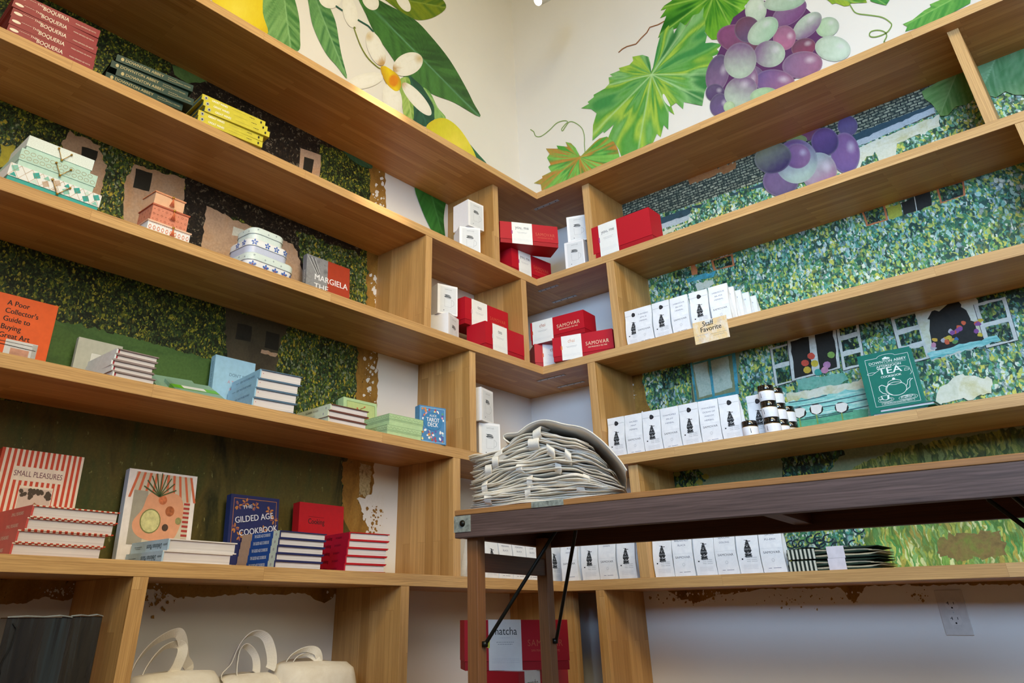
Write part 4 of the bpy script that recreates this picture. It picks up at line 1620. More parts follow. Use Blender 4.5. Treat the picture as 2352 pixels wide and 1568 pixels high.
def mugbox(w=.092, l=.096, h=.126):
    t = thing('mug_box', 'x', 'box')
    m = MB()
    m.box((0, 0, 0), (w, l, h), CARDW)
    stroke(m, [(.0, h - .0006), (w, h - .0006)], .0008, LGREY, FRONT)
    rect(m, w * .13, h * .05, w * .93, h * .93, PANEL, FRONT)
    o = (0, -EPS * 2, 0)
    m.text('SAMOVAR', GREYP, (w * .53, -EPS * 2, h * .82), X_, Z_, .009, sx=.8)
    fine(m, w * .3, w * .8, h * .77, LGREY, o, h=.0008)
    for k, (cx, cz, rx, rz) in enumerate(((.5, .64, .013, .0035), (.55, .615, .012, .0028), (.5, .585, .016, .0042), (.52, .56, .012, .003))):
        disc(m, (w * cx, h * cz), rx, rz, pm('#4a5054', .5) if k % 2 == 0 else GREYP, (0, -EPS * (2 + k * .4), 0), ang=-.08)
    stroke(m, [(w * .33, h * .66), (w * .38, h * .67)], .001, INK, o)
    stroke(m, [(w * .34, h * .53), (w * .35, h * .25), (w * .68, h * .25), (w * .70, h * .53)], .0008, GREYP, o)
    stroke(m, [(w * (.70 + .12 * math.sin(a)), h * (.40 + .10 * math.cos(a))) for a in [PI * k / 8 for k in range(9)]], .0012, GREYP, o)
    rect(m, w * .3, h * .115, w * .33, h * .145, INK, o)
    fine(m, w * .38, w * .75, h * .12, LGREY, o, h=.0008)
    fine(m, w * .38, w * .68, h * .19, LGREY, o, h=.0008, seed=4)
    m.build('carton', t)
    f = MB()
    f.box((.001, .0008, h), (w - .001, l - .001, h + .0006), CARDW)
    f.build('lid_flap', t)
    return t


mb = mugbox()
mug = [('L', .218, -.722, Z[1], -32, 'white mug box turned at an angle, under another left of the uppermost corner upright'),
       ('L', .250, -.701, Z[1] + .1268, -5, 'white mug box on top, left of the uppermost corner upright on the left run'),
       ('L', .214, -.782, Z[2], 17, 'lower white mug box left of the two tea labelled red boxes'),
       ('L', .178, -.808, Z[2] + .1268, -17, 'upper white mug box left of the two tea labelled red boxes'),
       ('L', .236, -.636, Z[3], -20, 'lower white mug box behind the left end of the canvas bag pile'),
       ('L', .262, -.648, Z[3] + .1268, 12, 'upper slim white mug box behind the canvas bag pile, beside the upright'),
       ('R', .442, -.277, Z[1], 12, 'lower white mug box in the corner, left of the right run upright'),
       ('R', .460, -.270, Z[1] + .1268, 23, 'upper white mug box in the corner, left of the right run upright'),
       ('R', .400, -.215, Z[3], 8, 'white mug box hidden behind the canvas bag pile, left of the tea bag row')]
for i, (sd, x, y, z, r, lab) in enumerate(mug):
    if i == 0:
        mb.location = (x, y, z)
        mb.rotation_euler = (0, 0, rl(sd, r))
        mb['label'] = lab
        mb['group'] = 'white mug boxes'
    else:
        dup(mb, (x, y, z), rl(sd, r), lab, 'white mug boxes')

# ---- red tea gift boxes
REDB = pm('#b81626', .5, .3, .07, 500)
REDD = pm('#a51220', .5, .3, .07, 500)
SLEEVE = pm('#efefea', .55, .3, .02)
FOIL = pm('#e6cfae', .4, .5)
FOILR = pm('#c9563c', .45, .5)


def giftbox(label, word, loc, rot, w=.275, l=.100, h=.115, brand=1, b0=.035, b1=.125, tab='#b0407a', wc='#5a5c60', body=None, wsize=.022):
    t = thing('tea_gift_box', label, 'box', loc, rot, 'red tea gift boxes')
    B = body or REDB
    m = MB()
    m.box((.0012, .0012, 0), (w - .0012, l - .0012, .020), REDD)
    m.build('box_base', t, bevel=.0006)
    m = MB()
    m.box((0, 0, .0206), (w, l, h), B)
    if brand:
        c = (b1 + (w - b1) / 2)
        mt = FOIL if brand == 1 else FOILR
        m.text('SAMOVAR', mt, (c, -EPS, h * .47), X_, Z_, .022, bold=.004, space=1.12, fit=(w - b1) * .74)
        m.text('SAN FRANCISCO TEA TIME', mt, (c, -EPS, h * .36), X_, Z_, .0078, bold=.02, fit=(w - b1) * .6)
    m.build('lid', t)
    m = MB()
    q = .0008
    m.box((b0, -q, -.0), (b1, 0, h + q), SLEEVE)
    m.box((b0, 0, h), (b1, l, h + q), SLEEVE)
    o = (0, -q - EPS, 0)
    c = (b0 + b1) / 2
    wm = pm(wc, .5)
    m.text(word, wm, (c, -q - EPS, h * .70), X_, Z_, wsize, bold=0, sx=.9)
    fine(m, c - .014, c + .014, h * .64, LGREY, o, h=.0008)
    fine(m, c - .024, c + .024, h * .55, GREYP, o, h=.0012, seed=2)
    fine(m, c - .02, c + .02, h * .51, GREYP, o, h=.0012, seed=5)
    for k in range(3):
        fine(m, b0 + .008, b1 - .008, h * (.22 - .035 * k), LGREY, o, h=.0006, seed=6 + k)
    rect(m, b0 - .0035, h * .44, b0 + .003, h * .60, pm(tab, .5), o)
    m.build('paper_sleeve', t)
    return t


giftbox('largest red gift box with you and me label, right of the corner upright', 'you, me', (.591, -.279, Z[1]), rl('R', 0), .283, .095, .147, 0, .035, .125, wc='#4a4c50')
giftbox('lower red you and me gift box in the topmost corner', 'you, me', (.262, -.430, Z[1]), rl('L', -5), .262, .1, .112, 2, .045, .125)
giftbox('upper red you and me gift box turned out of the topmost corner', 'you, me', (.262, -.505, Z[1] + .1125), rl('L', -34), .272, .11, .105, 2, .055, .15)
giftbox('lower red tea labelled gift box left of the middle corner upright', 'tea', (.281, -.640, Z[2]), rl('L', 0), .246, .10, .112, 0, .045, .135, tab='#d8dadc')
giftbox('upper red tea labelled gift box left of the middle corner upright', 'tea', (.204, -.675, Z[2] + .1125), rl('L', -1), .270, .10, .115, 2, .04, .135, tab='#d8b0b8')
giftbox('front lower red chai labelled gift box in the middle corner', 'chai', (.362, -.303, Z[2]), rl('R', 15), .262, .10, .102, 1, .04, .128, tab='#e08a4a', wc='#d8a07a')
giftbox('rear lower red chai labelled gift box half hidden in the middle corner', 'chai', (.262, -.298, Z[2]), rl('R', 50), .25, .10, .102, 1, .036, .13, tab='#d05a3c', wc='#b0582f')
giftbox('upper red chai labelled gift box resting on two others in the middle corner', 'chai', (.240, -.290, Z[2] + .1025), rl('R', 4), .268, .10, .100, 1, .010, .115, tab='#d05a3c', wc='#b0582f')
giftbox('lone red gift box glimpsed behind the left of the canvas bag pile', 'tea', (.075, -.090, Z[3]), rl('R', 0), .2, .08, .075, 0, .04, .1)
# matcha boxes stacked up from the floor
zf = FLOOR
for k in range(3):
    giftbox(['red matcha gift box at the bottom of the floor stack behind the table leg', 'second red matcha gift box from the floor behind the table leg',
             'third red matcha gift box from the floor behind the table leg'][k], 'matcha', (.575, -1.065, zf), rl('R', 52), .275, .12, .1155, 0)
    zf += .1165
MATCHA_Z = zf

# ---- stacks on the third board
ORC = pm('#d9581c', .45, .4)


def d_or(m, w, h):
    for i, s in enumerate(('A Poor', "Collector's", 'Guide to', 'Buying', 'Great Art')):
        m.text(s, INK, (w * .17, -EPS, h * (.86 - .105 * i)), X_, Z_, .0195, 'l', bold=.022, sx=.92)
    stroke(m, [(0, h * .395), (w * .8, h * .395)], .0014, INK, FRONT)
    rect(m, w * .30, h * .05, w * .82, h * .43, pm('#c9ccd4', .5), FRONT)
    rect(m, w * .40, h * .08, w * .70, h * .33, pm('#b98a78', .5, .3, .3, 40), (0, -EPS * 2, 0))
    rect(m, w * .74, h * .05, w * .82, h * .42, GREYP, (0, -EPS * 2, 0))
    stroke(m, [(0, h * .36), (w * .8, h * .345)], .0014, INK, (0, -EPS * 3, 0))
    m.text('Erling Kagge', INK, (w * .17, -EPS * 4, h * .155), X_, Z_, .017, 'l', bold=.01)


stand('art_book', 'bright orange book with black lettering at the far left of the fourth board', .145, .205, .02, ORC, (.105, -2.290, Z[3]), rl('L', -1), 6, d_or)
GRB = pm('#b4b6ac', .6)


def d_gr(m, w, h):
    rect(m, w * .34, h * .1, w * 1.0, h * .74, pm('#d4d6d4', .5), FRONT)
    stroke(m, [(w * .34, h * .1), (w * .34, h * .74), (w, h * .74)], .001, WHITE, (0, -EPS * 2, 0))
    m.text('ZEN', GREYP, (w * .60, -EPS * 2, h * .63), X_, Z_, .007)
    m.text('IDEAS OF', GREYP, (w * .60, -EPS * 2, h * .52), X_, Z_, .009)


stand('hardcover_book', 'grey cloth book standing behind the stack of white books', .121, .150, .014, GRB, (.064, -2.062, Z[3]), rl('L', -1), 5, d_gr)
LBL = pm('#e2eaf0', .4, .4)


def d_wh(m, w, l, h):
    rect(m, .001, h * .3, .009, h * .8, pm('#a83240', .5), (0, .004 - EPS, 0))


wb = book('hardcover_book', 'x', .112, .17, .0152, 'l', LBL, (0, 0, 0), 0, '', d_wh, emat=pm('#8f7f80', .6))
stack(wb, 5, 'L', .262, -2.043, Z[3], 0, .0153, [(.010, .004, 0), (.006, .0, 1), (.0, -.002, -1), (.0, .003, 0), (-.002, .006, 0)],
      lambda p: 'slim white book, %s of the five stacked before the grey cloth book' % p, 'slim white books on the fourth board')
# pair of green books leaning on each other
SAGE = pm('#8fb5a4', .4, .45)
LIME = pm('#6fc02c', .4, .45)


def d_g1(m, w, h):
    rect(m, 0, h * .36, w, h * .62, LIME, FRONT)
    rect(m, w * .22, h * .40, w * .72, h * .60, WHITE, (0, -EPS * 2, 0))
    fine(m, w * .3, w * .62, h * .5, LGREY, (0, -EPS * 3, 0))
    for k in range(3):
        stroke(m, [(.003 + k * .004, 0), (.003 + k * .004, h)], .0006, pm('#6f9080', .5), FRONT)


def d_g2(m, w, h):
    m.face([(w * x, -EPS, h * z) for x, z in ((.34, .62), (.48, .74), (.62, .66), (.80, .62), (.90, .48), (.66, .50), (.50, .54))], pm('#6a3428', .6, .3, .3, 60))
    stroke(m, [(w * .2, h * .38), (w * .95, h * .36)], .002, pm('#7f3a34', .5), FRONT)
    for k in range(3):
        stroke(m, [(.003 + k * .004, 0), (.003 + k * .004, h)], .0006, pm('#6f9080', .5), FRONT)


def s_g(m, t, h):
    rect(m, 0, h * .36, t, h * .62, LIME, (-.0012, 0, 0), Y_, Z_)


PEP = pages_mat('#dcae8c')
stand('hardcover_book', 'lower sage green book with a lime paper band, tipped back on the board', .130, .160, .024, SAGE, (.246, -1.845, Z[3] + .003), rl('L', -8), 64, d_g1, None, s_g, 'book', PEP)
stand('hardcover_book', 'upper sage green book with a brown cover picture, tipped back against the lower one', .126, .155, .022, SAGE, (.170, -1.868, Z[3] + .024), rl('L', -10), 62, d_g2, None, None, 'book', PEP)
# light blue books
SKY = pm('#9cc8e6', .4, .45)
BINK = pm('#5f7f9f', .5)
PINK = pm('#c98a9c', .5)


def d_sky(m, w, h):
    for i, s in enumerate(("DON'T BE", 'A TOURIST', 'IN PARIS')):
        m.text(s, PINK if i else BINK, (w * .58, -EPS, h * (.70 - .12 * i)), X_, Z_, .014, sx=.95)


stand('hardcover_book', 'light blue book standing behind its stack of twins', .140, .196, .026, SKY, (.066, -1.652, Z[3]), rl('L', -2), 5, d_sky, None,
      lambda m, t, h: m.text("DON'T BE A TOURIST IN PARIS", BINK, (-.001, t * .6, h * .5), -Z_, nY, .008, fit=h * .8))


def d_skl(m, w, l, h):
    m.text("DON'T BE A TOURIST IN PARIS", BINK, (-.001, l * .42, h * .38), nY, Z_, .0085, fit=l * .5)
    fine(m, l * .06, l * .18, h * .5, BINK, (-.001, l * .9, 0), nY, Z_)
    disc(m, (.012, h * .6), .0012, .0012, pm('#a83240', .5), (0, .004 - EPS, 0))


sb = book('hardcover_book', 'x', .138, .19, .0282, 'l', SKY, (0, 0, 0), 0, '', d_skl, emat=pm('#4f6a84', .5), smat=SKY)
stack(sb, 4, 'L', .262, -1.629, Z[3], -7, .0283, [(.0, -.004, 0), (.0, .0, 0), (.0, .002, 0), (.0, .010, 0)],
      lambda p: 'thick light blue book, %s of the four stacked on the fourth board' % p, 'light blue books on the fourth board')
# white and green slim books, green boxes
WG = pm('#d3dfc8', .4, .45)


def d_wg(m, w, l, h):
    m.text('FLOWER', INK, (-.001, l * .62, h * .3), nY, Z_, .009, bold=.02)
    m.text('POWER', GREYP, (-.001, l * .42, h * .3), nY, Z_, .008)
    disc(m, (l * .08, h * .5), .003, .004, GREYP, (-.001, l * .2, 0), nY, Z_)


wg = book('hardcover_book', 'x', .152, .185, .0205, 'l', WG, (0, 0, 0), 0, '', d_wg, emat=pm('#6a4038', .6))
stack(wg, 3, 'L', .258, -1.362, Z[3], -2, .0206, [(.0, .004, 0), (.0, .0, 1), (-.002, .010, 0)],
      lambda p: 'pale green spined book, %s of three left of the green boxes' % p, 'pale green spined books on the fourth board')
SGB = pm('#b6d2a0', .5)
SGD = pm('#6f9468', .5)


def greenbox(w, l, h):
    t = thing('gift_box', 'x', 'box')
    m = MB()
    m.box((.001, .001, 0), (w - .001, l - .001, h * .5), SGB)
    m.build('box_base', t)
    m = MB()
    m.box((0, 0, h * .42), (w, l, h), SGB)
    for org, u, L in (((0, -EPS, 0), X_, w), ((-EPS, l, 0), nY, l)):
        for z in (.50, .56, .96):
            stroke(m, [(0, h * z), (L, h * z)], .0007, SGD, org, u, Z_)
        n = int(L / .014)
        for i in range(n):
            c = (i + .5) * L / n
            stroke(m, [(c + .006 * math.cos(a), h * .84 - .006 * math.sin(a)) for a in [PI * k / 5 for k in range(6)]], .0008, SGD, org, u, Z_)
    m.build('lid', t)
    return t


gb = greenbox(.150, .14, .036)
stack(gb, 2, 'L', .262, -1.115, Z[3], -3, .0362, [(0, -.004, 0), (0, .003, 0)],
      lambda p: '%s pale green stationery box with scalloped print, left of the card deck' % p, 'pale green stationery boxes')


def d_gb(m, w, h):
    rect(m, w * .10, h * .1, w * .93, h * .93, pm('#b8c98a', .5), FRONT)
    stroke(m, [(w * .1, h * .1), (w * .93, h * .1), (w * .93, h * .93), (w * .1, h * .93)], .0012, pm('#6a8a4a', .5), (0, -EPS * 2, 0), closed=True)
    BR = pm('#8f5a30', .5)
    for p_ in ([(.35, .45), (.45, .62), (.58, .55), (.7, .35)], [(.45, .62), (.5, .8), (.62, .85)], [(.5, .72), (.4, .8)], [(.58, .55), (.72, .62)]):
        stroke(m, [(w * a, h * b) for a, b in p_], .0022, BR, (0, -EPS * 3, 0))
    for a, b in ((.62, .86), (.4, .8), (.72, .62), (.36, .45), (.54, .7)):
        disc(m, (w * a, h * b), .004, .003, pm('#c96a4a', .5), (0, -EPS * 4, 0), k=8)


t_ = thing('gift_box', 'green stationery box with a branch print standing behind the white and green stacks', 'box', (.075, -1.150, Z[3]), (-math.radians(6), 0, rl('L', -2)))
m = MB()
m.box((0, 0, 0), (.150, .032, .158), SGB)
d_gb(m, .150, .158)
m.build('lid', t_)
m = MB()
m.box((.001, .032, .001), (.149, .046, .157), SGD)
m.build('box_base', t_)

# card deck
TB = pm('#4f86b8', .4, .45)


def d_ta(m, w, h):
    stroke(m, [(w * .05, h * .04), (w * .95, h * .04), (w * .95, h * .96), (w * .05, h * .96)], .002, pm('#9cc4dc', .5), FRONT, closed=True)
    r = random.Random(5)
    for i in range(60):
        k = r.choice(['#d8a0b8', '#e8d890', '#b04a5a', '#8fc0d8', '#f0f0f0', '#6a5aa0', '#d88a4a', '#5fa080'])
        disc(m, (w * r.uniform(.1, .9), h * (r.uniform(.06, .36) if i % 2 else r.uniform(.6, .93))), .0035 + .003 * r.random(), .004, pm(k, .5), (0, -EPS * (1.2 + .02 * i), 0), k=7, ang=r.random() * 3)
    disc(m, (w * .5, h * .6), w * .36, h * .25, pm('#3f7fb0', .5), (0, -EPS * 3.2, 0))
    m.text('ALICE', WHITE, (w * .5, -EPS * 4, h * .72), X_, Z_, .011, bold=.01)
    m.text('TAROT', WHITE, (w * .5, -EPS * 4, h * .58), X_, Z_, .020, bold=.02, sx=.8)
    m.text('DECK', WHITE, (w * .5, -EPS * 4, h * .45), X_, Z_, .020, bold=.02, sx=.8)


t_ = thing('card_deck', 'colourful blue boxed card deck standing beside the oak upright', 'box', (.262, -.972, Z[3]), (-math.radians(2), 0, rl('L', -14)))
m = MB()
m.box((0, 0, 0), (.108, .03, .126), TB)
d_ta(m, .108, .126)
m.build('carton', t_)
m = MB()
m.box((.0005, .0005, .126), (.1075, .0295, .1268), TB)
m.build('lid_flap', t_)

# ---- bottom left board
RS = pm('#c4452a', .45, .4)
SPW = pm('#e6d9c8', .5)


def d_sp(m, w, h):
    rect(m, 0, 0, w, h, SPW, FRONT)
    n = 15
    for i in range(n):
        x0 = w * (i + .0) / n
        rect(m, x0, 0, x0 + w / n * .52, h, RS, (0, -EPS * 1.5, 0))
    rect(m, w * .17, h * .71, w * .80, h * .84, SPW, (0, -EPS * 2, 0))
    m.text('SMALL PLEASURES', pm('#6a3a48', .5), (w * .48, -EPS * 3, h * .75), X_, Z_, .0185, fit=w * .58)
    rect(m, w * .29, 0, w * .69, h * .665, SPW, (0, -EPS * 2, 0))
    rect(m, w * .30, h * .0, w * .68, h * .645, pm('#cbb8ac', .5), (0, -EPS * 2.5, 0))
    rect(m, w * .30, h * .0, w * .68, h * .33, pm('#7f8688', .5, .3, .2, 60), (0, -EPS * 3, 0))
    RO = pm('#a06a4a', .6, .3, .3, 60)
    m.face([(w * x, -EPS * 4, h * z) for x, z in ((.38, .32), (.66, .32), (.65, .42), (.62, .47), (.59, .40), (.54, .50), (.50, .52), (.45, .46))], RO)
    r = random.Random(2)
    for i in range(22):
        disc(m, (w * r.uniform(.31, .66), h * (.63 - .07 * r.random() ** 2)), .005, .006, pm('#4a3f34', .6), (0, -EPS * (3.5 + .03 * i), 0), k=6, ang=r.random() * 3)


stand('cookbook', 'orange and white striped cookbook standing at the far left of the bottom board', .194, .250, .028, RS, (.082, -2.172, Z[4]), rl('L', -1), 6, d_sp, RS)


def d_spl(m, w, l, h):
    m.text('SMALL PLEASURES', SPW, (-.001, l * .40, h * .34), nY, Z_, .010, fit=l * .36, bold=.01)
    n = 15
    for zz in (0, h - .0027):
        for i in range(n):
            x0 = w * i / n
            m.face([(x0, -EPS, zz), (x0 + w / n * .5, -EPS, zz), (x0 + w / n * .5, -EPS, zz + .0027), (x0, -EPS, zz + .0027)], SPW)


RSD = pm('#c9504a', .45, .4)
sp = book('cookbook', 'x', .196, .185, .0252, 'l', RS, (0, 0, 0), 0, '', d_spl, smat=RSD)
stack(sp, 4, 'L', .270, -2.150, Z[4], 1, .0253, [(-.004, -.014, 0), (-.002, -.010, 0), (.0, .002, 0), (.002, .006, 0)],
      lambda p: 'striped edge cookbook with coral spine, %s of the four at far left' % p, 'striped edge cookbooks on the bottom board')
DPW = pm('#e9e2e0', .45, .4)


def d_dp(m, w, h):
    rect(m, w * .10, h * .02, w * .93, h * .97, pm('#c9bda8', .5), FRONT)
    for i in range(10):
        a = (w * (.12 + .085 * i), h * .97)
        m.face([(a[0], -EPS * 2, a[1]), (a[0] + .007, -EPS * 2, a[1]), (a[0] + .001 + .004 * (i - 3), -EPS * 2, h * .62), (a[0] - .006 + .004 * (i - 3), -EPS * 2, h * .62)], pm('#cf6a48', .5))
    for i in range(9):
        rect(m, w * .84, h * (.10 + .06 * i), w * .93, h * (.13 + .06 * i), pm('#a83a34', .5), (0, -EPS * 2, 0))
    rect(m, w * .10, h * .02, w * .30, h * .72, pm('#a09a8c', .5), (0, -EPS * 2.5, 0))
    m.face([(w * x, -EPS * 3, h * z) for x, z in smooth_pts([(.20, .15), (.14, .30), (.25, .48), (.30, .66), (.40, .73), (.60, .74), (.78, .68), (.84, .50), (.80, .25), (.70, .10), (.40, .08)], 4)], pm('#d89a78', .5))
    disc(m, (w * .38, h * .33), .029, .031, pm('#7a7a4a', .5), (0, -EPS * 4, 0))
    disc(m, (w * .38, h * .33), .026, .028, pm('#c9c48c', .5, .3, .2, 80), (0, -EPS * 5, 0))
    for x, z, r_, c in ((.52, .62, .012, '#c4704a'), (.64, .48, .013, '#a8603a'), (.60, .26, .009, '#4a3a30'), (.78, .36, .009, '#8f8a5a')):
        disc(m, (w * x, h * z), r_, r_, pm(c, .5, .3, .3, 120), (0, -EPS * 5, 0))
    PG = pm('#4a5a34', .5)
    for k in range(9):
        a = .35 + k * .3
        stroke(m, [(w * .46, h * .66), (w * .46 + .05 * math.cos(a), h * .66 + .062 * math.sin(a))], .003, PG, (0, -EPS * 6, 0))


stand('cookbook', 'white framed cookbook showing a peach tray, standing second from left', .198, .240, .022, DPW, (.078, -1.850, Z[4]), rl('L', -1), 6, lifted(d_dp, .2), pm('#c4cfe0', .5))


def d_dpl(m, w, l, h):
    IN2 = pm('#3c5060', .5)
    m.text('Delicious Places', IN2, (-.001, l * .36, h * .66), Y_, -Z_, .0165, bold=.01, shear=.15, fit=l * .40)
    m.text('gestalten', IN2, (-.001, l * .07, h * .6), Y_, -Z_, .008, fit=l * .1)
    fine(m, l * .0, l * .2, h * .55, IN2, (-.001, l * .70, 0), Y_, Z_)
    fine(m, l * .0, l * .15, h * .40, IN2, (-.001, l * .72, 0), Y_, Z_)


dp = book('cookbook', 'x', .190, .190, .0266, 'l', DPW, (0, 0, 0), 0, '', d_dpl, smat=pm('#b4d0e6', .45))
stack(dp, 2, 'L', .274, -1.822, Z[4], 0, .0267, [(0, -.006, 0), (0, .004, 0)],
      lambda p: '%s white cookbook with pale blue spine, lying before the peach tray cover' % p, 'white cookbooks lying on the bottom board')
NAVY = pm('#252a5c', .45, .4)
ORN = pm('#b9783c', .5)


def d_ga(m, w, h):
    stroke(m, [(w * .06, h * .05), (w * .94, h * .05), (w * .94, h * .95), (w * .06, h * .95)], .0014, ORN, FRONT, closed=True)
    r = random.Random(8)
    for x, z in ((.15, .85), (.30, .90), (.80, .82), (.90, .70), (.12, .55), (.88, .45), (.22, .45), (.5, .86), (.7, .55)):
        for k in range(6):
            a = 2 * PI * k / 6 + r.random()
            disc(m, (w * x + .008 * math.cos(a), h * z + .008 * math.sin(a)), .006, .0028, ORN if (k + int(x * 10)) % 3 else pm('#7f4f5c', .5), (0, -EPS * (1.5 + .05 * k), 0), k=8, ang=a)
    for s, x, z, sz in (('THE', .34, .82, .014), ('GILDED AGE', .50, .665, .024), ('COOKBOOK', .60, .50, .024)):
        m.text(s, pm('#dcdce6', .5), (w * x, -EPS * 4, h * z), Vector((1, 0, .17)).normalized(), Vector((-.17, 0, 1)).normalized(), sz, bold=.012, fit=w * (.78 if len(s) > 4 else .2))


stand('cookbook', 'navy cookbook with gold foliage and curly lettering, standing behind navy spines', .166, .206, .024, NAVY, (.076, -1.534, Z[4]), rl('L', -1), 6, d_ga, pm('#23346c', .5))


def d_gal(m, w, l, h):
    o = (-.001, 0, 0)
    BL = pm('#1f4fa0', .5)
    for a, b, mt in ((.0, .16, pm('#c9d8cc', .5)), (.16, .72, BL), (.72, 1.0, pm('#c0a088', .5))):
        rect(m, l * (1 - b), 0, l * (1 - a), h, mt, (-.001, l, 0), nY, Z_)
    # nearest the corner is the pale end
    m.text('THE GILDED AGE COOKBOOK', pm('#d8e2f0', .5), (-.0014, l * .44, h * .32), nY, Z_, .0115, fit=l * .42, bold=.02)
    disc(m, (l * .5, h * .5), .004, .004, GREYP, (-.0014, l * .58, 0), nY, Z_)


ga = book('cookbook', 'x', .158, .19, .0186, 'l', NAVY, (0, 0, 0), 0, '', d_gal)
stack(ga, 5, 'L', .268, -1.499, Z[4], -1, .0187, [(0, -.006, 0), (0, -.004, 0), (0, -.002, 0), (0, .0, 0), (0, .002, 0)],
      lambda p: 'navy cookbook with blue and tan banded spine, %s of the five' % p, 'navy cookbooks on the bottom board')
REDC = pm('#b4101e', .45, .4)
CRIM = pm('#b81034', .45, .4)


def d_rc(m, w, h):
    m.text('Cooking', INK, (w * .38, -EPS, h * .70), X_, Z_, .022, bold=.015, fit=w * .36)
    fine(m, w * .2, w * .55, h * .80, pm('#5a0a14', .5), FRONT)


stand('cookbook', 'plain red cookbook with small black lettering, standing behind crimson books', .174, .205, .034, REDC, (.074, -1.292, Z[4]), rl('L', -1), 4, d_rc)


def d_rcl(m, w, l, h):
    m.text('Cooking', pm('#5a0a1a', .5), (-.001, l * .72, h * .3), nY, Z_, .0135, bold=.02)
    m.text('Jerusalem', pm('#7a1030', .5), (-.001, l * .36, h * .34), nY, Z_, .010)


rc = book('cookbook', 'x', .140, .175, .0212, 'l', CRIM, (0, 0, 0), 0, '', d_rcl, emat=REDC)
stack(rc, 5, 'L', .262, -1.255, Z[4], -10, .0213, [(0, -.006, 0), (0, -.003, 0), (0, .0, 0), (0, .003, 0), (0, .006, 0)],
      lambda p: 'crimson cookbook with white page ends, %s of the five near the upright' % p, 'crimson cookbooks on the bottom board')
# ---------------------------------------------------------------- white tea bags
BAGW = N('white_kraft_paper')
_t = BAGW.n('TexCoord')
_a = BAGW.noise(_t.outputs['Object'], 38, 4, .6, .8)
_c = BAGW.ramp(_a.outputs['Fac'], [(.3, '#e4e6ea'), (.7, '#f1f2f4')])
BAGW.bump(_a.outputs['Fac'], .35, .004)
BAGW.fin(_c, .6, .3)
BAGW = BAGW.m
SEAL = pm('#191b1f', .4, .5)
BW, BH, BD = .0735, .152, .044


def bag_y(z):
    """front of the bag: steep, then closing to the folded top"""
    f = z / BH
    return .0015 + .0035 * math.sin(min(1, f / .75) * PI) * -1 + (.012 * max(0, f - .45) ** 1.3)


def bag_fn(p):
    return (p.x, bag_y(p.z) - EPS * 1.6 + (p.y + EPS) * 1.0, p.z)


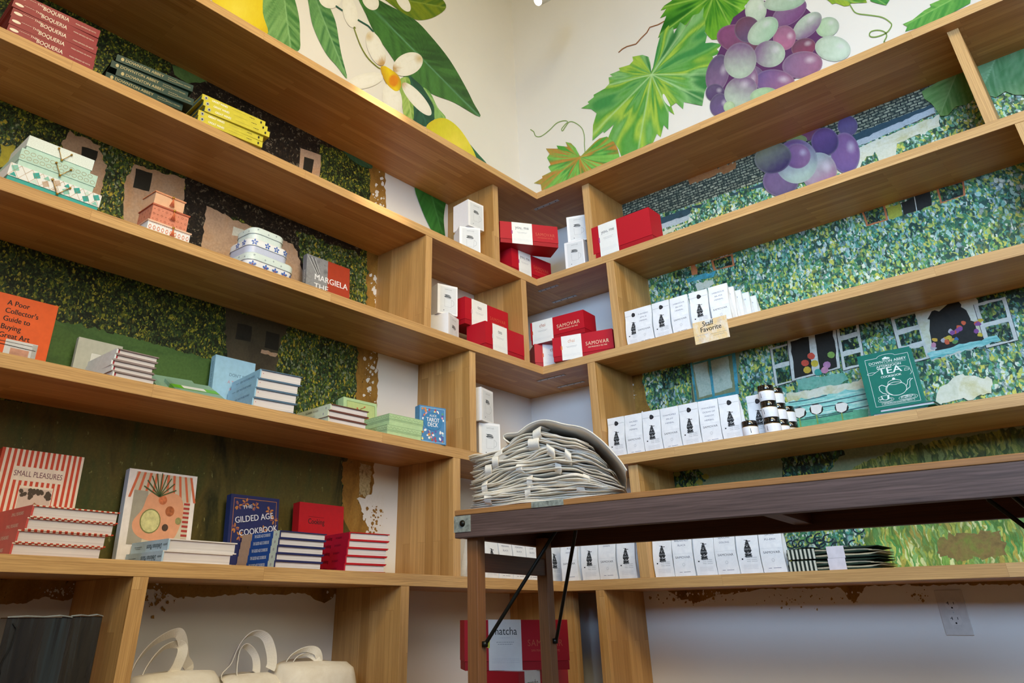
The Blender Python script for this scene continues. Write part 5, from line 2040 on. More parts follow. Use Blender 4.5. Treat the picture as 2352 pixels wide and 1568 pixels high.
def teabag(lines=None, small='', seedv=1):
    """lines None: the side with the engraved urn"""
    t = thing('tea_bag', 'x', 'tea bag')
    m = MB()
    r = random.Random(seedv)
    rows = []
    NZ = 12
    for i in range(NZ + 1):
        z = BH * i / NZ
        f = i / NZ
        yb = BD - (BD - .013) * max(0, (f - .12) / .88) ** 1.1
        yf = bag_y(z)
        g = .006 * math.sin(min(1, f * 1.25) * PI)
        w2 = .0006 * math.sin(f * 9 + seedv)
        ring = [(w2, yf, z), (BW * .33 + 0, yf - .0004, z), (BW * .66, yf - .0004, z), (BW + w2, yf, z), (BW + w2 - g, (yf + yb) / 2, z), (BW + w2, yb, z), (w2, yb, z), (w2 + g, (yf + yb) / 2, z)]
        rows.append(ring)
    n = 8
    vs = [p for rr in rows for p in rr]
    fs = []
    for i in range(NZ):
        for k in range(n):
            k2 = (k + 1) % n
            fs.append((i * n + k, i * n + k2, (i + 1) * n + k2, (i + 1) * n + k))
    fs.append(tuple(range(n))[::-1])
    fs.append(tuple(NZ * n + k for k in range(n)))
    m.mesh(vs, fs, BAGW)
    c = BW / 2

    def tx(s, z, size, mat, bold=0, sx=1.0, fit=None, space=1.0):
        m.text(s, mat, (c, -EPS, z), X_, Z_, size, bold=bold, sx=sx, fit=fit, fn=bag_fn, space=space)

    def rc_(x0, z0, x1, z1, mat, e=0):
        m.face([bag_fn(Vector((x, -EPS - e, z))) for x, z in ((x0, z0), (x1, z0), (x1, z1), (x0, z1))], mat)
    NV = pm('#5f6680', .5)
    if lines is None:
        # folded flap
        m.box((.0, bag_y(BH) - .0022, BH * .845), (BW, bag_y(BH) + .004, BH * 1.0), BAGW)
        rc_(.001, BH * .838, BW - .001, BH * .845, GREYP)
        # engraved urn: stacked dark vase shapes with a tap
        zc = BH * .31
        prof = [(.0, .0115), (.004, .0135), (.006, .010), (.010, .0125), (.013, .0085), (.017, .012), (.021, .0125), (.026, .0115), (.030, .0100), (.034, .0075), (.037, .0080), (.041, .0055), (.044, .0058), (.046, .0032), (.048, .0042), (.051, .0022)]
        for i in range(len(prof) - 1):
            (z0, w0), (z1, w1) = prof[i], prof[i + 1]
            m.face([bag_fn(Vector((x, -EPS, zc + z))) for x, z in ((c - w0, z0), (c + w0 * .9, z0), (c + w1 * .9, z1), (c - w1, z1))], pm('#2a2d30', .5) if i % 3 else pm('#6a6e72', .5))
        for k in range(14):
            a = r.uniform(-.011, .011)
            z = r.uniform(0, .034)
            rc_(c + a, zc + z, c + a + .003, zc + z + .0022, WHITE if k % 3 == 0 else INK, .0002)
        rc_(c + .001, zc + .046, c + .012, zc + .048, INK)
        rc_(c - .009, zc + .050, c - .002, zc + .0512, INK)
        rc_(BW * .16, BH * .27, BW * .23, BH * .295, INK)
        for k in range(3):
            fy = BH * (.30 - .035 * k)
            for x0, x1 in ((.38, .55), (.60, .85)):
                rc_(BW * x0, fy, BW * x1, fy + .0012, GREYP)
        for k in range(4):
            rc_(BW * .2, BH * (.16 - .022 * k), BW * .84, BH * (.16 - .022 * k) + .0008, LGREY)
    else:
        nl = len(lines)
        for i, s in enumerate(lines):
            tx(s, BH * (.80 - .095 * i), .0078, NV, fit=min(.054, .0058 * len(s)))
        rc_(.001, BH * .455, BW - .001, BH * .458, LGREY)
        tx('SAMOVAR', BH * .36, .0095, pm('#4a4e56', .5), fit=.054)
        pts = [(c + .0042 * math.cos(a), BH * .235 + .0042 * math.sin(a)) for a in [2 * PI * k / 12 for k in range(12)]]
        for i in range(12):
            a, b = pts[i], pts[(i + 1) % 12]
            dx, dz = (b[0] - a[0]), (b[1] - a[1])
            L = math.hypot(dx, dz)
            nx, nz = -dz / L * .0004, dx / L * .0004
            m.face([bag_fn(Vector((x, -EPS, z))) for x, z in ((a[0] + nx, a[1] + nz), (b[0] + nx, b[1] + nz), (b[0] - nx, b[1] - nz), (a[0] - nx, a[1] - nz))], GREYP)
        for x0, x1 in ((.24, .38), (.45, .78)):
            rc_(BW * x0, BH * .085, BW * x1, BH * .085 + .0012, NV)
    m.build('paper_bag', t)
    if lines is None:
        s = MB()
        zc = BH * .845
        y = bag_y(BH) - .0034
        rad = [.0085 * (1 + .08 * math.sin(3 * a + seedv)) for a in [2 * PI * k / 18 for k in range(18)]]
        pts = [(BW * .5 + .002 + rad[k] * math.cos(2 * PI * k / 18), zc + rad[k] * math.sin(2 * PI * k / 18)) for k in range(18)]
        s.mesh([(x, y, z) for x, z in pts] + [(x, y + .0012, z) for x, z in pts], [tuple(range(18))] + [tuple(range(18, 36))[::-1]] + [(k, 18 + k, 18 + (k + 1) % 18, (k + 1) % 18) for k in range(18)], SEAL)
        disc(s, (BW * .5 + .002, zc), .0045, .0045, pm('#3a3d44', .4), (0, y - EPS, 0), k=14)
        s.build('seal_sticker', t)
    return t


urn = teabag(None, '', 2)
used = [False]


def put_urn(side, x, y, z, rot, label, group):
    if not used[0]:
        used[0] = True
        urn.location = (x, y, z)
        urn.rotation_euler = (0, 0, rl(side, rot))
        urn['label'] = label
        urn['group'] = group
        return urn
    return dup(urn, (x, y, z), rl(side, rot), label, group)


def put_text(side, x, y, z, rot, lines, label, group, seedv=3):
    t = teabag(lines, '', seedv)
    t.location = (x, y, z)
    t.rotation_euler = (0, 0, rl(side, rot))
    t['label'] = label
    t['group'] = group
    return t


# third board from the top, right run
G1 = 'tea bags on the middle right board'
row = [(.652, None), (.728, ['TURMERIC', 'SPICE', 'HERBAL']), (.806, None), (.885, ['HIBISCUS', 'BLISS', 'HERBAL']), (.966, None), (1.046, ['HIBISCUS', 'BLISS', 'HERBAL'])]
lab = ['sealed white tea bag beside the oak upright on the middle right board', 'turmeric lettered white tea bag, second along the middle right board',
       'sealed white tea bag between the turmeric and hibiscus bags on the middle right board', 'hibiscus lettered white tea bag left of the handwritten card',
       'sealed white tea bag standing directly behind the handwritten card', 'hibiscus lettered white tea bag at the right end of the row, above the card']
for i, (x, ln) in enumerate(row):
    x += .034 if i == 0 else .004
    x = max(x, .684)
    if ln is None:
        put_urn('R', x, -.248, Z[2], (0, 0, -1, 0, 1, 0)[i], lab[i], G1)
    else:
        put_text('R', x, -.250, Z[2], (0, 1, 0, -1, 0, 1)[i], ln, lab[i], G1, i)
bk = teabag(['HIBISCUS', 'BLISS', 'HERBAL'], '', 9)
for i, (y, dx, l_) in enumerate(((-.202, .004, 'plain white tea bag showing its side, first behind the right end hibiscus bag'), (-.155, .010, 'plain white tea bag showing its side, second behind the right end hibiscus bag'),
                                 (-.108, .022, 'plain white tea bag showing its side, third behind the right end hibiscus bag'), (-.060, .028, 'plain white tea bag furthest back behind the right end hibiscus bag'))):
    if i == 0:
        bk.location = (1.050 + dx, y, Z[2])
        bk['label'] = l_
        bk['group'] = G1
    else:
        dup(bk, (1.050 + dx, y, Z[2]), rl('R', (-1, 2, -2, 1)[i]), l_, G1)

# fourth board, right run
G2 = 'tea bags on the lower right board'
row = [(.590, None, 'sealed white tea bag at the left end of the row above the canvas bags'), (.667, ['SACRED', 'MINT', 'HERBAL'], 'mint lettered white tea bag, second along the row above the canvas bags'),
       (.743, None, 'sealed white tea bag between the mint and chamomile bags'), (.822, ['CHAMOMILE', 'FRUIT', 'HERBAL'], 'chamomile lettered white tea bag'),
       (.900, None, 'sealed white tea bag right of the chamomile bag'), (.979, ['WHOLENESS', 'OCEAN OF', 'WISDOM', 'HERBAL'], 'white tea bag with four lines of lettering'),
       (1.062, None, 'sealed white tea bag left of the lone low jar'), (1.148, None, 'sealed white tea bag partly hidden behind the small jars')]
for i, (x, ln, l_) in enumerate(row):
    y = -.243
    x -= .072
    if i == 0:
        x = .553
    x = max(x, .553 + .0765 * i) if i < 7 else 1.092
    if i == 7:
        y = -.190
    if ln is None:
        put_urn('R', x, y, Z[3], (0, 0, 1, 0, -1, 0, 1, -3)[i], l_, G2)
    else:
        put_text('R', x, y, Z[3], (0, 1, 0, -1, 0, 1, 0, 0)[i], ln, l_, G2, i + 11)

# bottom board, right run and the corner behind the table
G3 = 'tea bags on the bottom board'
row = [('R', .296, -.246, ['MOON', 'BUD', 'WHITE'], 'white tea lettered bag just right of the rear table leg'), ('R', .384, -.240, None, 'urn printed tea bag, second right of the rear table leg'),
       ('R', .460, -.240, ['RYOKUCHA', 'GREEN'], 'green tea lettered bag left of the slim oak upright on the bottom board'), ('R', .540, -.240, None, 'urn printed tea bag touching the slim oak upright from the left, bottom board'),
       ('R', .683, -.236, None, 'urn printed tea bag just right of the slim oak upright on the bottom board'), ('R', .760, -.238, ['ENGLISH', 'BREAKFAST', 'BLACK'], 'breakfast tea lettered bag on the bottom board'),
       ('R', .838, -.236, None, 'urn printed tea bag between the breakfast and oolong bags'), ('R', .914, -.238, ['FOUR', 'SEASONS', 'OOLONG'], 'oolong lettered tea bag on the bottom board'),
       ('R', .990, -.236, None, 'urn printed tea bag between the oolong and cacao bags'), ('R', 1.067, -.238, ['VELVET', 'CACAO', 'PU-ERH'], 'cacao lettered tea bag at the right end, before the striped towels'),
       ('L', .235, -.690, ['CALIFORNIA', 'PERSIAN', 'BLACK'], 'black tea lettered bag directly behind the front table leg'), ('L', .235, -.612, None, 'urn printed tea bag seen between the two table legs'),
       ('L', .235, -.534, ['CALIFORNIA', 'PERSIAN', 'BLACK'], 'left of two like lettered tea bags midway between the table legs'), ('L', .235, -.456, ['CALIFORNIA', 'PERSIAN', 'BLACK'], 'right of two like lettered tea bags midway between the table legs'),
       ('L', .235, -.378, ['GOLDEN', 'LEAF', 'BLACK'], 'golden leaf lettered tea bag left of the rear table leg'), ('L', .235, -.250, None, 'turned urn printed tea bag in the very corner right of the rear table leg')]
for i, (sd, x, y, ln, l_) in enumerate(row):
    rr = (1, 0, -1, 0, 0, 1, 0, -1, 0, 0, 0, 1, 0, -1, 1, -8)[i]
    if ln is None:
        put_urn(sd, x, y, Z[4], rr, l_, G3)
    else:
        put_text(sd, x, y, Z[4], rr, ln, l_, G3, i + 31)

# ---- handwritten card hanging on the board edge
t_ = thing('shelf_card', 'cream card reading Staff Favorite fixed to the middle right board edge', 'sign', (.986, -DR[2] - .0028, Z[2] - .066), 0)
m = MB()
CRD = flat('card_watercolour', '#e9e4e2', '#e8c890', 11, (1, 1, 1), None, '#f0eef0')
m.box((0, 0, 0), (.132, .0012, .082), CRD)
m.text('Staff', INK, (.060, -EPS, .060), X_, Z_, .026, bold=.014, sx=.95)
m.text('Favorite', INK, (.068, -EPS, .040), X_, Z_, .026, bold=.014, sx=.95)
fine(m, .008, .055, .030, pm('#8f94b0', .5), FRONT)
fine(m, .062, .125, .026, pm('#8a8478', .5), FRONT, seed=3)
fine(m, .072, .115, .019, pm('#8a8478', .5), FRONT, seed=4)
PEN = pm('#b9b6cc', .5)
for cx, cz, s in ((.104, .068, .010), (.024, .014, .011)):
    for k in range(5):
        a = 2 * PI * k / 5
        stroke(m, [(cx + s * math.cos(a + b) * (.2 + .8 * math.sin(PI * (b + .5))), cz + s * math.sin(a + b) * (.2 + .8 * math.sin(PI * (b + .5)))) for b in [-.5 + .1 * q for q in range(11)]], .0006, PEN, FRONT)
m.build('card', t_)
m = MB()
m.box((.05, -.0002, .066), (.08, .0014, .0815), pm('#e9e6e0', .3, .5))
m.build('tape', t_)

# ---- jars
BLK = pm('#17120f', .12, .7, .1, 60, coat=.6)
JLAB = pm('#e9eaf0', .45, .4, .01)
GLS = pm('#2a211c', .15, .6)


def jar():
    t = thing('jar', 'x', 'jar')
    R = .0262
    m = MB()
    m.lathe([(0, 0), (R * .92, 0), (R * .96, .0015), (R * .97, .004)], GLS)
    m.lathe([(R * .98, .0015), (R * .99, .002), (R * .99, .0335), (R * .98, .0340)], JLAB)
    m.lathe([(R * .97, .0325), (R * .92, .0355), (R * .86, .036)], GLS)
    for k in range(8):
        pass
    for a0, w_, z_, h_ in ((-1.9, .10, .012, .016), (-1.62, .02, .02, .003)):
        vs = []
        for j in range(5):
            a = a0 + w_ * j / 4
            vs.append((R * .99 * math.cos(a), R * .99 * math.sin(a), z_))
        for j in range(5):
            a = a0 + w_ * (.7 - .4 * 0) * j / 4
            vs.append((R * .99 * math.cos(a), R * .99 * math.sin(a), z_ + h_))
        m.mesh(vs, [(j, j + 1, 6 + j, 5 + j) for j in range(4)], pm('#3c4048', .5))
    for z_ in (.026, .022, .018, .014):
        for a0, a1 in ((-1.5, -1.15), (-1.05, -.75)):
            vs = []
            for j in range(5):
                a = a0 + (a1 - a0) * j / 4
                vs += [(R * .99 * math.cos(a), R * .99 * math.sin(a), z_), (R * .99 * math.cos(a), R * .99 * math.sin(a), z_ + .0008)]
            m.mesh(vs, [(2 * j, 2 * j + 2, 2 * j + 3, 2 * j + 1) for j in range(4)], LGREY)
    m.build('jar_body', t)
    m = MB()
    m.lathe([(R * .99, .0340), (R * 1.0, .0345), (R * 1.0, .0352)], GOLDM)
    m.lathe([(R * 1.0, .0352), (R * 1.01, .0356), (R * 1.01, .0520), (R * .97, .0535), (0, .0538)], BLK)
    m.build('lid', t)
    return t


jr = jar()
jx = [(1.108, -.236, 0, 'single low black lidded jar in front of the sealed tea bag'),
      (1.182, -.228, 0, 'bottom jar of the front column of three'), (1.182, -.228, 1, 'middle jar of the front column of three'), (1.183, -.229, 2, 'top jar of the front column of three, highest of all'),
      (1.190, -.172, 0, 'bottom jar of the middle column, half hidden'), (1.190, -.172, 1, 'middle jar of the column behind the front one'), (1.191, -.172, 2, 'top jar of the column behind the front one'),
      (1.198, -.117, 0, 'bottom jar of the rearmost short column'), (1.198, -.117, 1, 'top jar of the rearmost short column')]
for i, (x, y, k, l_) in enumerate(jx):
    rz = (.7, -.1, -.12, -.15, .3, .35, .3, .5, .5)[i]
    if i == 0:
        jr.location = (x, y, Z[3])
        jr.rotation_euler = (0, 0, rz)
        jr['label'] = l_
        jr['group'] = 'black lidded jars'
    else:
        dup(jr, (x, y, Z[3] + .054 * k), rz, l_, 'black lidded jars')

# ---- green tea cookbook
TGR = pm('#0f6f60', .45, .4)
CW = pm('#dfe8e2', .5)


def d_tea(m, w, h):
    o = FRONT
    o2 = (0, -EPS * 2, 0)
    stroke(m, [(.13 * w, .06 * h), (.13 * w, .90 * h), (.36 * w, .90 * h)], .0010, CW, o)
    stroke(m, [(.70 * w, .90 * h), (.94 * w, .90 * h), (.94 * w, .06 * h), (.13 * w, .06 * h)], .0010, CW, o)
    stroke(m, [(w * (.53 + .17 * math.cos(a)), h * (.90 + .045 * math.sin(a))) for a in [PI - PI * k / 8 for k in range(9)]], .0010, CW, o)
    for x0, x1, z1 in ((.46, .50, .885), (.495, .54, .90), (.54, .58, .885), (.58, .60, .875)):
        rect(m, w * x0, h * .855, w * x1, h * z1, CW, o)
    m.text('DOWNTON ABBEY', CW, (w * .54, -EPS, h * .795), X_, Z_, .0125, fit=w * .70, bold=.008)
    stroke(m, [(.20 * w, .775 * h), (.88 * w, .775 * h)], .0006, CW, o)
    m.text('AFTERNOON', CW, (w * .54, -EPS, h * .72), X_, Z_, .0105, fit=w * .46, bold=.02)
    m.text('TEA', CW, (w * .54, -EPS, h * .60), X_, Z_, .030, fit=w * .44, bold=.02)
    m.text('COOKBOOK', CW, (w * .54, -EPS, h * .535), X_, Z_, .0095, fit=w * .38, bold=.02)
    stroke(m, [(w * (.20 + .09 * math.cos(a)), h * (.64 + .02 * math.sin(a))) for a in [PI * .2 + PI * 1.3 * k / 8 for k in range(9)]] + [(w * .36, h * .69)], .0010, CW, o)
    stroke(m, [(w * .70, h * .69), (w * .82, h * .68), (w * .90, h * .64), (w * .88, h * .60), (w * .80, h * .60), (w * .82, h * .64), (w * .90, h * .62), (w * .92, h * .55), (w * .88, h * .52)], .0010, CW, o)
    # teapot
    body = [(w * (.57 + .19 * math.cos(a)), h * (.32 + .115 * math.sin(a))) for a in [2 * PI * k / 26 for k in range(26)]]
    stroke(m, body, .0016, CW, o, closed=True)
    stroke(m, [(x - .0035 if x > w * .57 else x + .0030, z) for x, z in body[9:18]], .0016, CW, o)
    stroke(m, [(w * .44, h * .41), (w * .46, h * .455), (w * .53, h * .475), (w * .61, h * .475), (w * .68, h * .45), (w * .70, h * .41)], .0014, CW, o)
    stroke(m, [(w * .44, h * .405), (w * .57, h * .392), (w * .70, h * .405)], .0012, CW, o)
    disc(m, (w * .57, h * .492), .0045, .004, CW, o)
    stroke(m, [(w * .73, h * .26), (w * .82, h * .31), (w * .84, h * .40), (w * .88, h * .44), (w * .91, h * .44)], .0016, CW, o)
    stroke(m, [(w * .75, h * .33), (w * .79, h * .37), (w * .81, h * .43), (w * .87, h * .455)], .0014, CW, o)
    stroke(m, [(w * .40, h * .38), (w * .33, h * .42), (w * .27, h * .40), (w * .27, h * .33), (w * .31, h * .28), (w * .38, h * .25)], .0020, CW, o)
    # cup and saucer, pastry plate
    for cx, cz, rx, rz in ((.34, .155, .145, .038), (.34, .155, .11, .027), (.74, .145, .17, .042), (.74, .145, .13, .030)):
        stroke(m, [(w * (cx + rx * math.cos(a)), h * (cz + rz * math.sin(a))) for a in [2 * PI * k / 22 for k in range(22)]], .0009, CW, o, closed=True)
    m.face([(w * x, -EPS * 2, h * z) for x, z in ((.26, .235), (.28, .165), (.34, .15), (.40, .165), (.42, .235))], CW)
    m.face([(w * x, -EPS * 3, h * z) for x, z in ((.28, .228), (.30, .17), (.34, .16), (.37, .17), (.38, .228))], TGR)
    stroke(m, [(w * .26, h * .22), (w * .21, h * .215), (w * .22, h * .18), (w * .28, h * .175)], .0010, CW, o2)
    for cx, cz in ((.68, .16), (.77, .168), (.74, .145)):
        stroke(m, [(w * (cx + .06 * math.cos(a)), h * (cz + .018 * math.sin(a))) for a in [2 * PI * k / 14 for k in range(14)]], .0010, CW, o2, closed=True)
    stroke(m, [(.25 * w, .078 * h), (.84 * w, .078 * h), (.84 * w, .105 * h), (.25 * w, .105 * h)], .0006, CW, o2, closed=True)
    m.text('60+ RECIPES FOR SCONES AND TREATS', CW, (w * .54, -EPS, h * .086), X_, Z_, .005, fit=w * .5)


stand('cookbook', 'teal green tea cookbook with white teapot drawing, standing on the lower right board', .160, .232, .018, TGR, (1.463, -.135, Z[3]), rl('R', 0), 5, lifted(d_tea, .2))
tg = book('cookbook', 'upper green cookbook lying flat before the teapot cover', .152, .17, .0115, 'l', TGR, (0, 0, 0), 0, '')
stack(tg, 2, 'R', 1.500, -.262, Z[3], 0, .0116, [(.0, .0, 3), (.020, .006, -1)], lambda p: '%s green cookbook lying flat before the teapot cover' % p, 'flat green cookbooks on the lower right board')

# ---- striped towels
def stripes(name, dark, light, f):
    n = N(name)
    tc = n.n('TexCoord')
    sp_ = n.n('SeparateXYZ')
    n.l(tc.outputs['Object'], sp_.inputs[0])
    a = n.math('SINE', n.math('MULTIPLY', sp_.outputs[0], f))
    no = n.noise(tc.outputs['Object'], 400, 2)
    a = n.math('ADD', a, n.math('MULTIPLY', no.outputs['Fac'], .5))
    return n.fin(n.ramp(a, [(.15, dark), (.35, light)]), .9, .1)


STR = stripes('striped_cloth', '#27302c', '#c9cbbd', 2 * PI / .0125)
CLD = pm('#2b3a30', .9, .1, .3, 500)
CLL = pm('#b5a98f', .9, .1, .15, 500)


def towel(label, loc, rot):
    t = thing('folded_towel', label, 'towel', loc, rot, 'striped folded towels')
    m = MB()
    w, l, h, n = .262, .15, .030, 5
    r = random.Random(3)
    th = h / n
    for k in range(n):
        z0 = k * th
        x0 = .004 * r.random()
        vs = []
        fs = []
        NX = 26
        for i in range(NX + 1):
            f = i / NX
            x = x0 + (w - x0 - .012 * r.random() * 0) * f
            wob = .0016 * math.sin(f * 11 + k * 1.7) + (.004 * f * math.sin(k * 2.1 + f * 5))
            y0 = .003 * math.sin(f * 7 + k) + (.002 if k % 2 else 0)
            e = th * .48 * min(1, (1.02 - f) * 6)
            for (yy, zz) in ((y0 + .0015, -e), (y0 - .0005, 0), (y0 + .0015, e), (l, e), (l, -e)):
                vs.append((x, yy, max(.0005, z0 + th / 2 + zz + wob * min(1, f * 3)) if k else z0 + th / 2 + zz))
        for i in range(NX):
            for j in range(5):
                j2 = (j + 1) % 5
                fs.append((i * 5 + j, (i + 1) * 5 + j, (i + 1) * 5 + j2, i * 5 + j2))
        fs.append((0, 1, 2, 3, 4))
        fs.append(tuple(NX * 5 + j for j in range(5))[::-1])
        m.mesh(vs, fs, CLL if k % 2 else CLD, True)
    # rounded outer fold wrapping the left end
    pts = [(.080, .0), (.03, -.0), (.006, .002), (-.004, h * .5), (.006, h - .001), (.03, h + .001), (.090, h + .0005)]
    vs = []
    for (x, z) in smooth_pts([(p[0], p[1]) for p in pts], 3)[:19]:
        for y in (-.0035, l * .5, l):
            vs.append((x, y, max(z, .0002)))
    fs = []
    for i in range(18):
        for j in range(2):
            fs.append((i * 3 + j, i * 3 + j + 1, (i + 1) * 3 + j + 1, (i + 1) * 3 + j))
    m.mesh(vs, fs, STR, True)
    m.box((-.002, -.0032, .0015), (.082, -.0018, h - .001), STR)
    m.build('cloth', t)
    m = MB()
    m.box((.118, -.0058, .0002), (.168, -.0046, h + .0015), pm('#d9d4dc', .5))
    m.box((.118, -.0046, h + .0008), (.168, l, h + .0022), pm('#d9d4dc', .5))
    m.build('paper_band', t)
    return t


towel('lower striped folded towel with white band, right end of the tea bags', (1.150, -.235, Z[4]), rl('R', 0))
towel('upper striped folded towel with white band, lying on its twin', (1.152, -.236, Z[4] + .0325), rl('R', 1))

# ================================================================ the folding table
K = (.225 - CAM_LOC.z) / (.25 - CAM_LOC.z)
TLx = CAM_LOC.x + K * (.716 - CAM_LOC.x)
TLy = CAM_LOC.y + K * (-1.277 - CAM_LOC.y)
TZ = .225
TA = math.radians(5.6)
TD, TL_ = .372, 1.28
table = thing('folding_table', 'old dark timber folding table with iron braces, pile of canvas bags on top', 'table', (TLx, TLy, 0), TA)
m = MB()
m.box((0, 0, TZ - .0115), (TL_, TD, TZ), TBLT, grain=0)
m.build('tabletop', table, bevel=.0015)
AB = TZ - .0115 - .048
m = MB()
m.box((0, .001, AB), (TL_, .021, TZ - .0115), TBL, grain=0)
m.build('front_apron', table, bevel=.0015)
m = MB()
m.box((0, TD - .021, AB), (TL_, TD - .001, TZ - .0115), TBLD, grain=0)
m.build('rear_apron', table, bevel=.0015)
for x in (.0005, TL_ - .0205):
    m = MB()
    m.box((x, .021, AB + .001), (x + .02, TD - .021, TZ - .0115), TBLD, grain=1)
    m.build('end_apron', table, bevel=.001)
for x in (.66,):
    m = MB()
    m.box((x, .021, AB + .012), (x + .035, TD - .021, TZ - .0115), TBLD, grain=1)
    m.build('batten', table, bevel=.001)
LEG = TBLD
LEGF = wood('leg_timber', '#8f5f38', '#7d5030', '#4a2c18', rough=.5, rows=.3, length=3, dark=.4)
for lx in (.019, TL_ - .048):
    for ly in (.022, TD - .056):
        m = MB()
        m.box((lx, ly, FLOOR), (lx + .029, ly + .030, AB + .02), LEGF, grain=2)
        m.build('leg', table, bevel=.0012)
    m = MB()
    m.box((lx + .006, .056, .098), (lx + .026, TD - .056, .136), TBLD, grain=1)
    m.build('leg_rail', table, bevel=.001)
    m = MB()
    m.box((lx + .006, .056, -.42), (lx + .026, TD - .056, -.385), TBLD, grain=1)
    m.build('leg_rail', table, bevel=.001)
IRON = pm('#23231f', .35, .6, .2, 80, metal=.7)
for sgn, lx in ((1, .050), (-1, TL_ - .050)):
    for ly, tx_, ty_ in ((.040, .206, .105), (TD - .040, .243, .130)):
        m = MB()
        x1 = lx + sgn * (tx_ - .05)
        m.tube([(lx - sgn * .004, ly, -.045), (lx + sgn * .006, ly, -.040), (x1, ty_, AB + .010), (x1 + sgn * .004, ty_, AB + .03)], .0042, IRON, 8)
        m.lathe([(0, -.006), (.007, -.005), (.007, .005), (0, .006)], IRON, (lx + sgn * .002, ly, -.043), 10)
        m.build('iron_brace', table)
TIN_ = flat('galvanised_plate', '#4a4c48', '#8a9088', 60, c3='#a5a89c')
m = MB()
m.box((-.0012, -.0006, AB + .012), (.046, .001, TZ - .013), TIN_)
br_ = m.build('corner_plate', table)
m = MB()
for k in range(5):
    pass
vs = []
R_ = [(0.0001, -.006), (.004, -.0055), (.0065, -.0035), (.0075, -.0006)]
for r0, y0 in R_:
    for j in range(14):
        a = 2 * PI * j / 14
        vs.append((.0235 + r0 * math.cos(a), y0, AB + .030 + r0 * math.sin(a)))
m.mesh(vs, [(i * 14 + j, i * 14 + (j + 1) % 14, (i + 1) * 14 + (j + 1) % 14, (i + 1) * 14 + j) for i in range(3) for j in range(14)], IRON, True)
m.build('bolt', br_)
m = MB()
m.box((.212, -.0012, TZ - .011), (.292, .0, TZ + .0008), TIN_)
m.box((.212, 0, TZ), (.292, .02, TZ + .0008), TIN_)
m.build('patch_plate', table)

# ================================================================ pile of canvas bags on the table
CANV = N('natural_canvas')
_t = CANV.n('TexCoord')
_a = CANV.noise(_t.outputs['Object'], 900, 2)
_b = CANV.noise(_t.outputs['Object'], 22, 4, .6, .6)
_c = CANV.ramp(_b.outputs['Fac'], [(.3, '#e4dacb'), (.7, '#f1eadf')])
_c = CANV.mix(.2, _c, CANV.ramp(_a.outputs['Fac'], [(.35, (.3, .3, .3, 1)), (.65, (.75, .75, .75, 1))]), 'OVERLAY')
CANV.bump(_b.outputs['Fac'], .3, .004)
CANV.fin(_c, .9, .1)
CANV = CANV.m
TAPE = pm('#e6dfd3', .85, .15, .04, 300)


def H(u):
    """height of the heap along the table"""
    P = [(0, .104), (.04, .112), (.10, .128), (.17, .142), (.235, .151), (.28, .149), (.33, .134), (.375, .106), (.41, .070), (.44, .022)]
    for (a, b), (c, d) in zip(P, P[1:]):
        if u <= c:
            return b + (d - b) * max(0, u - a) / (c - a)
    return .03


def tote(i, n, r):
    """one folded bag: three cloth layers in the heap"""
    t = thing('canvas_tote', 'x', 'tote bag', (TLx, TLy, TZ + .0008), TA, 'folded canvas totes heaped on the table')
    m = MB()
    f0, f1 = i / n, (i + 1) / n
    u0 = .045 + r.uniform(-.008, .014)
    u1 = .438 - .075 * f0 ** 2 + r.uniform(-.022, .006)
    if i < 2:
        u0, u1 = .040 + .01 * i, .425
    NL = 3
    sd = r.random() * 100
    for k in range(NL):
        fa = f0 + (f1 - f0) * (k + .04) / NL
        fb = f0 + (f1 - f0) * (k + .93) / NL
        uu0 = u0 + r.uniform(-.004, .010)
        uu1 = u1 + r.uniform(-.016, .012)
        fy = .010 + r.uniform(-.006, .010)
        NU, prof = 72, 9
        vs = []
        fs = []
        for a in range(NU + 1):
            u = uu0 + (uu1 - uu0) * a / NU
            endf = min(1, a / 4, (NU - a) / 4)
            wob = .0085 * noise.noise(Vector((u * 11, 3.3, fa * 5))) + .0040 * noise.noise(Vector((u * 19, sd + 4, k * .6)))
            wy = .016 * noise.noise(Vector((u * 14, sd + 9, k * .7))) + .003 * noise.noise(Vector((u * 40, sd, k)))
            edge = min(1, fa * 6)
            zc = (fa + fb) / 2 * H(u) + wob * edge * (1.6 if f0 > .2 else .6)
            hh = max(.0008, (fb - fa) * H(u) * .5) * (.35 + .65 * endf)
            hh *= 1 + .35 * noise.noise(Vector((u * 16, k * 5, i)))
            y0 = fy + wy
            zc = max(zc, hh)
            for (dy, dz) in ((.30, -1), (.009, -1), (.0035, -.86), (.0008, -.5), (0, 0), (.0008, .5), (.0035, .86), (.009, 1), (.30, 1)):
                yy = min(y0 + dy, .30)
                vs.append((u - .42 * yy, yy, zc + dz * hh))
        for a in range(NU):
            for b in range(prof):
                b2 = (b + 1) % prof
                fs.append((a * prof + b, a * prof + b2, (a + 1) * prof + b2, (a + 1) * prof + b))
        fs.append(tuple(range(prof)))
        fs.append(tuple(NU * prof + b for b in range(prof))[::-1])
        m.mesh(vs, fs, CANV, True)
    m.build('cloth', t)
    return t


def handle(t, u, z, w, s, lean, ang=0.0, drop=.0):
    """a strap loop poking out of the heap"""
    m = MB()
    c, sn = math.cos(ang), math.sin(ang)
    wv = Vector((c, 0, sn)) * w
    path = []
    for k in range(17):
        a = PI * k / 16
        path.append(Vector((u + lean * math.sin(a) * s, .022 - (s * .9) * math.sin(a) * .9, z + s * .55 * math.cos(a) - drop * math.sin(a))))
    path = [Vector((u, .06, z + s * .55))] + path + [Vector((u, .06, z - s * .55))]
    m.ribbon(path, wv, TAPE, .0022)
    # stitched edge
    m.ribbon([p + Vector((0, -.0006, 0)) for p in path[1:-1]], wv.normalized() * (w * .92), TAPE, .0026)
    m.build('handle', t)


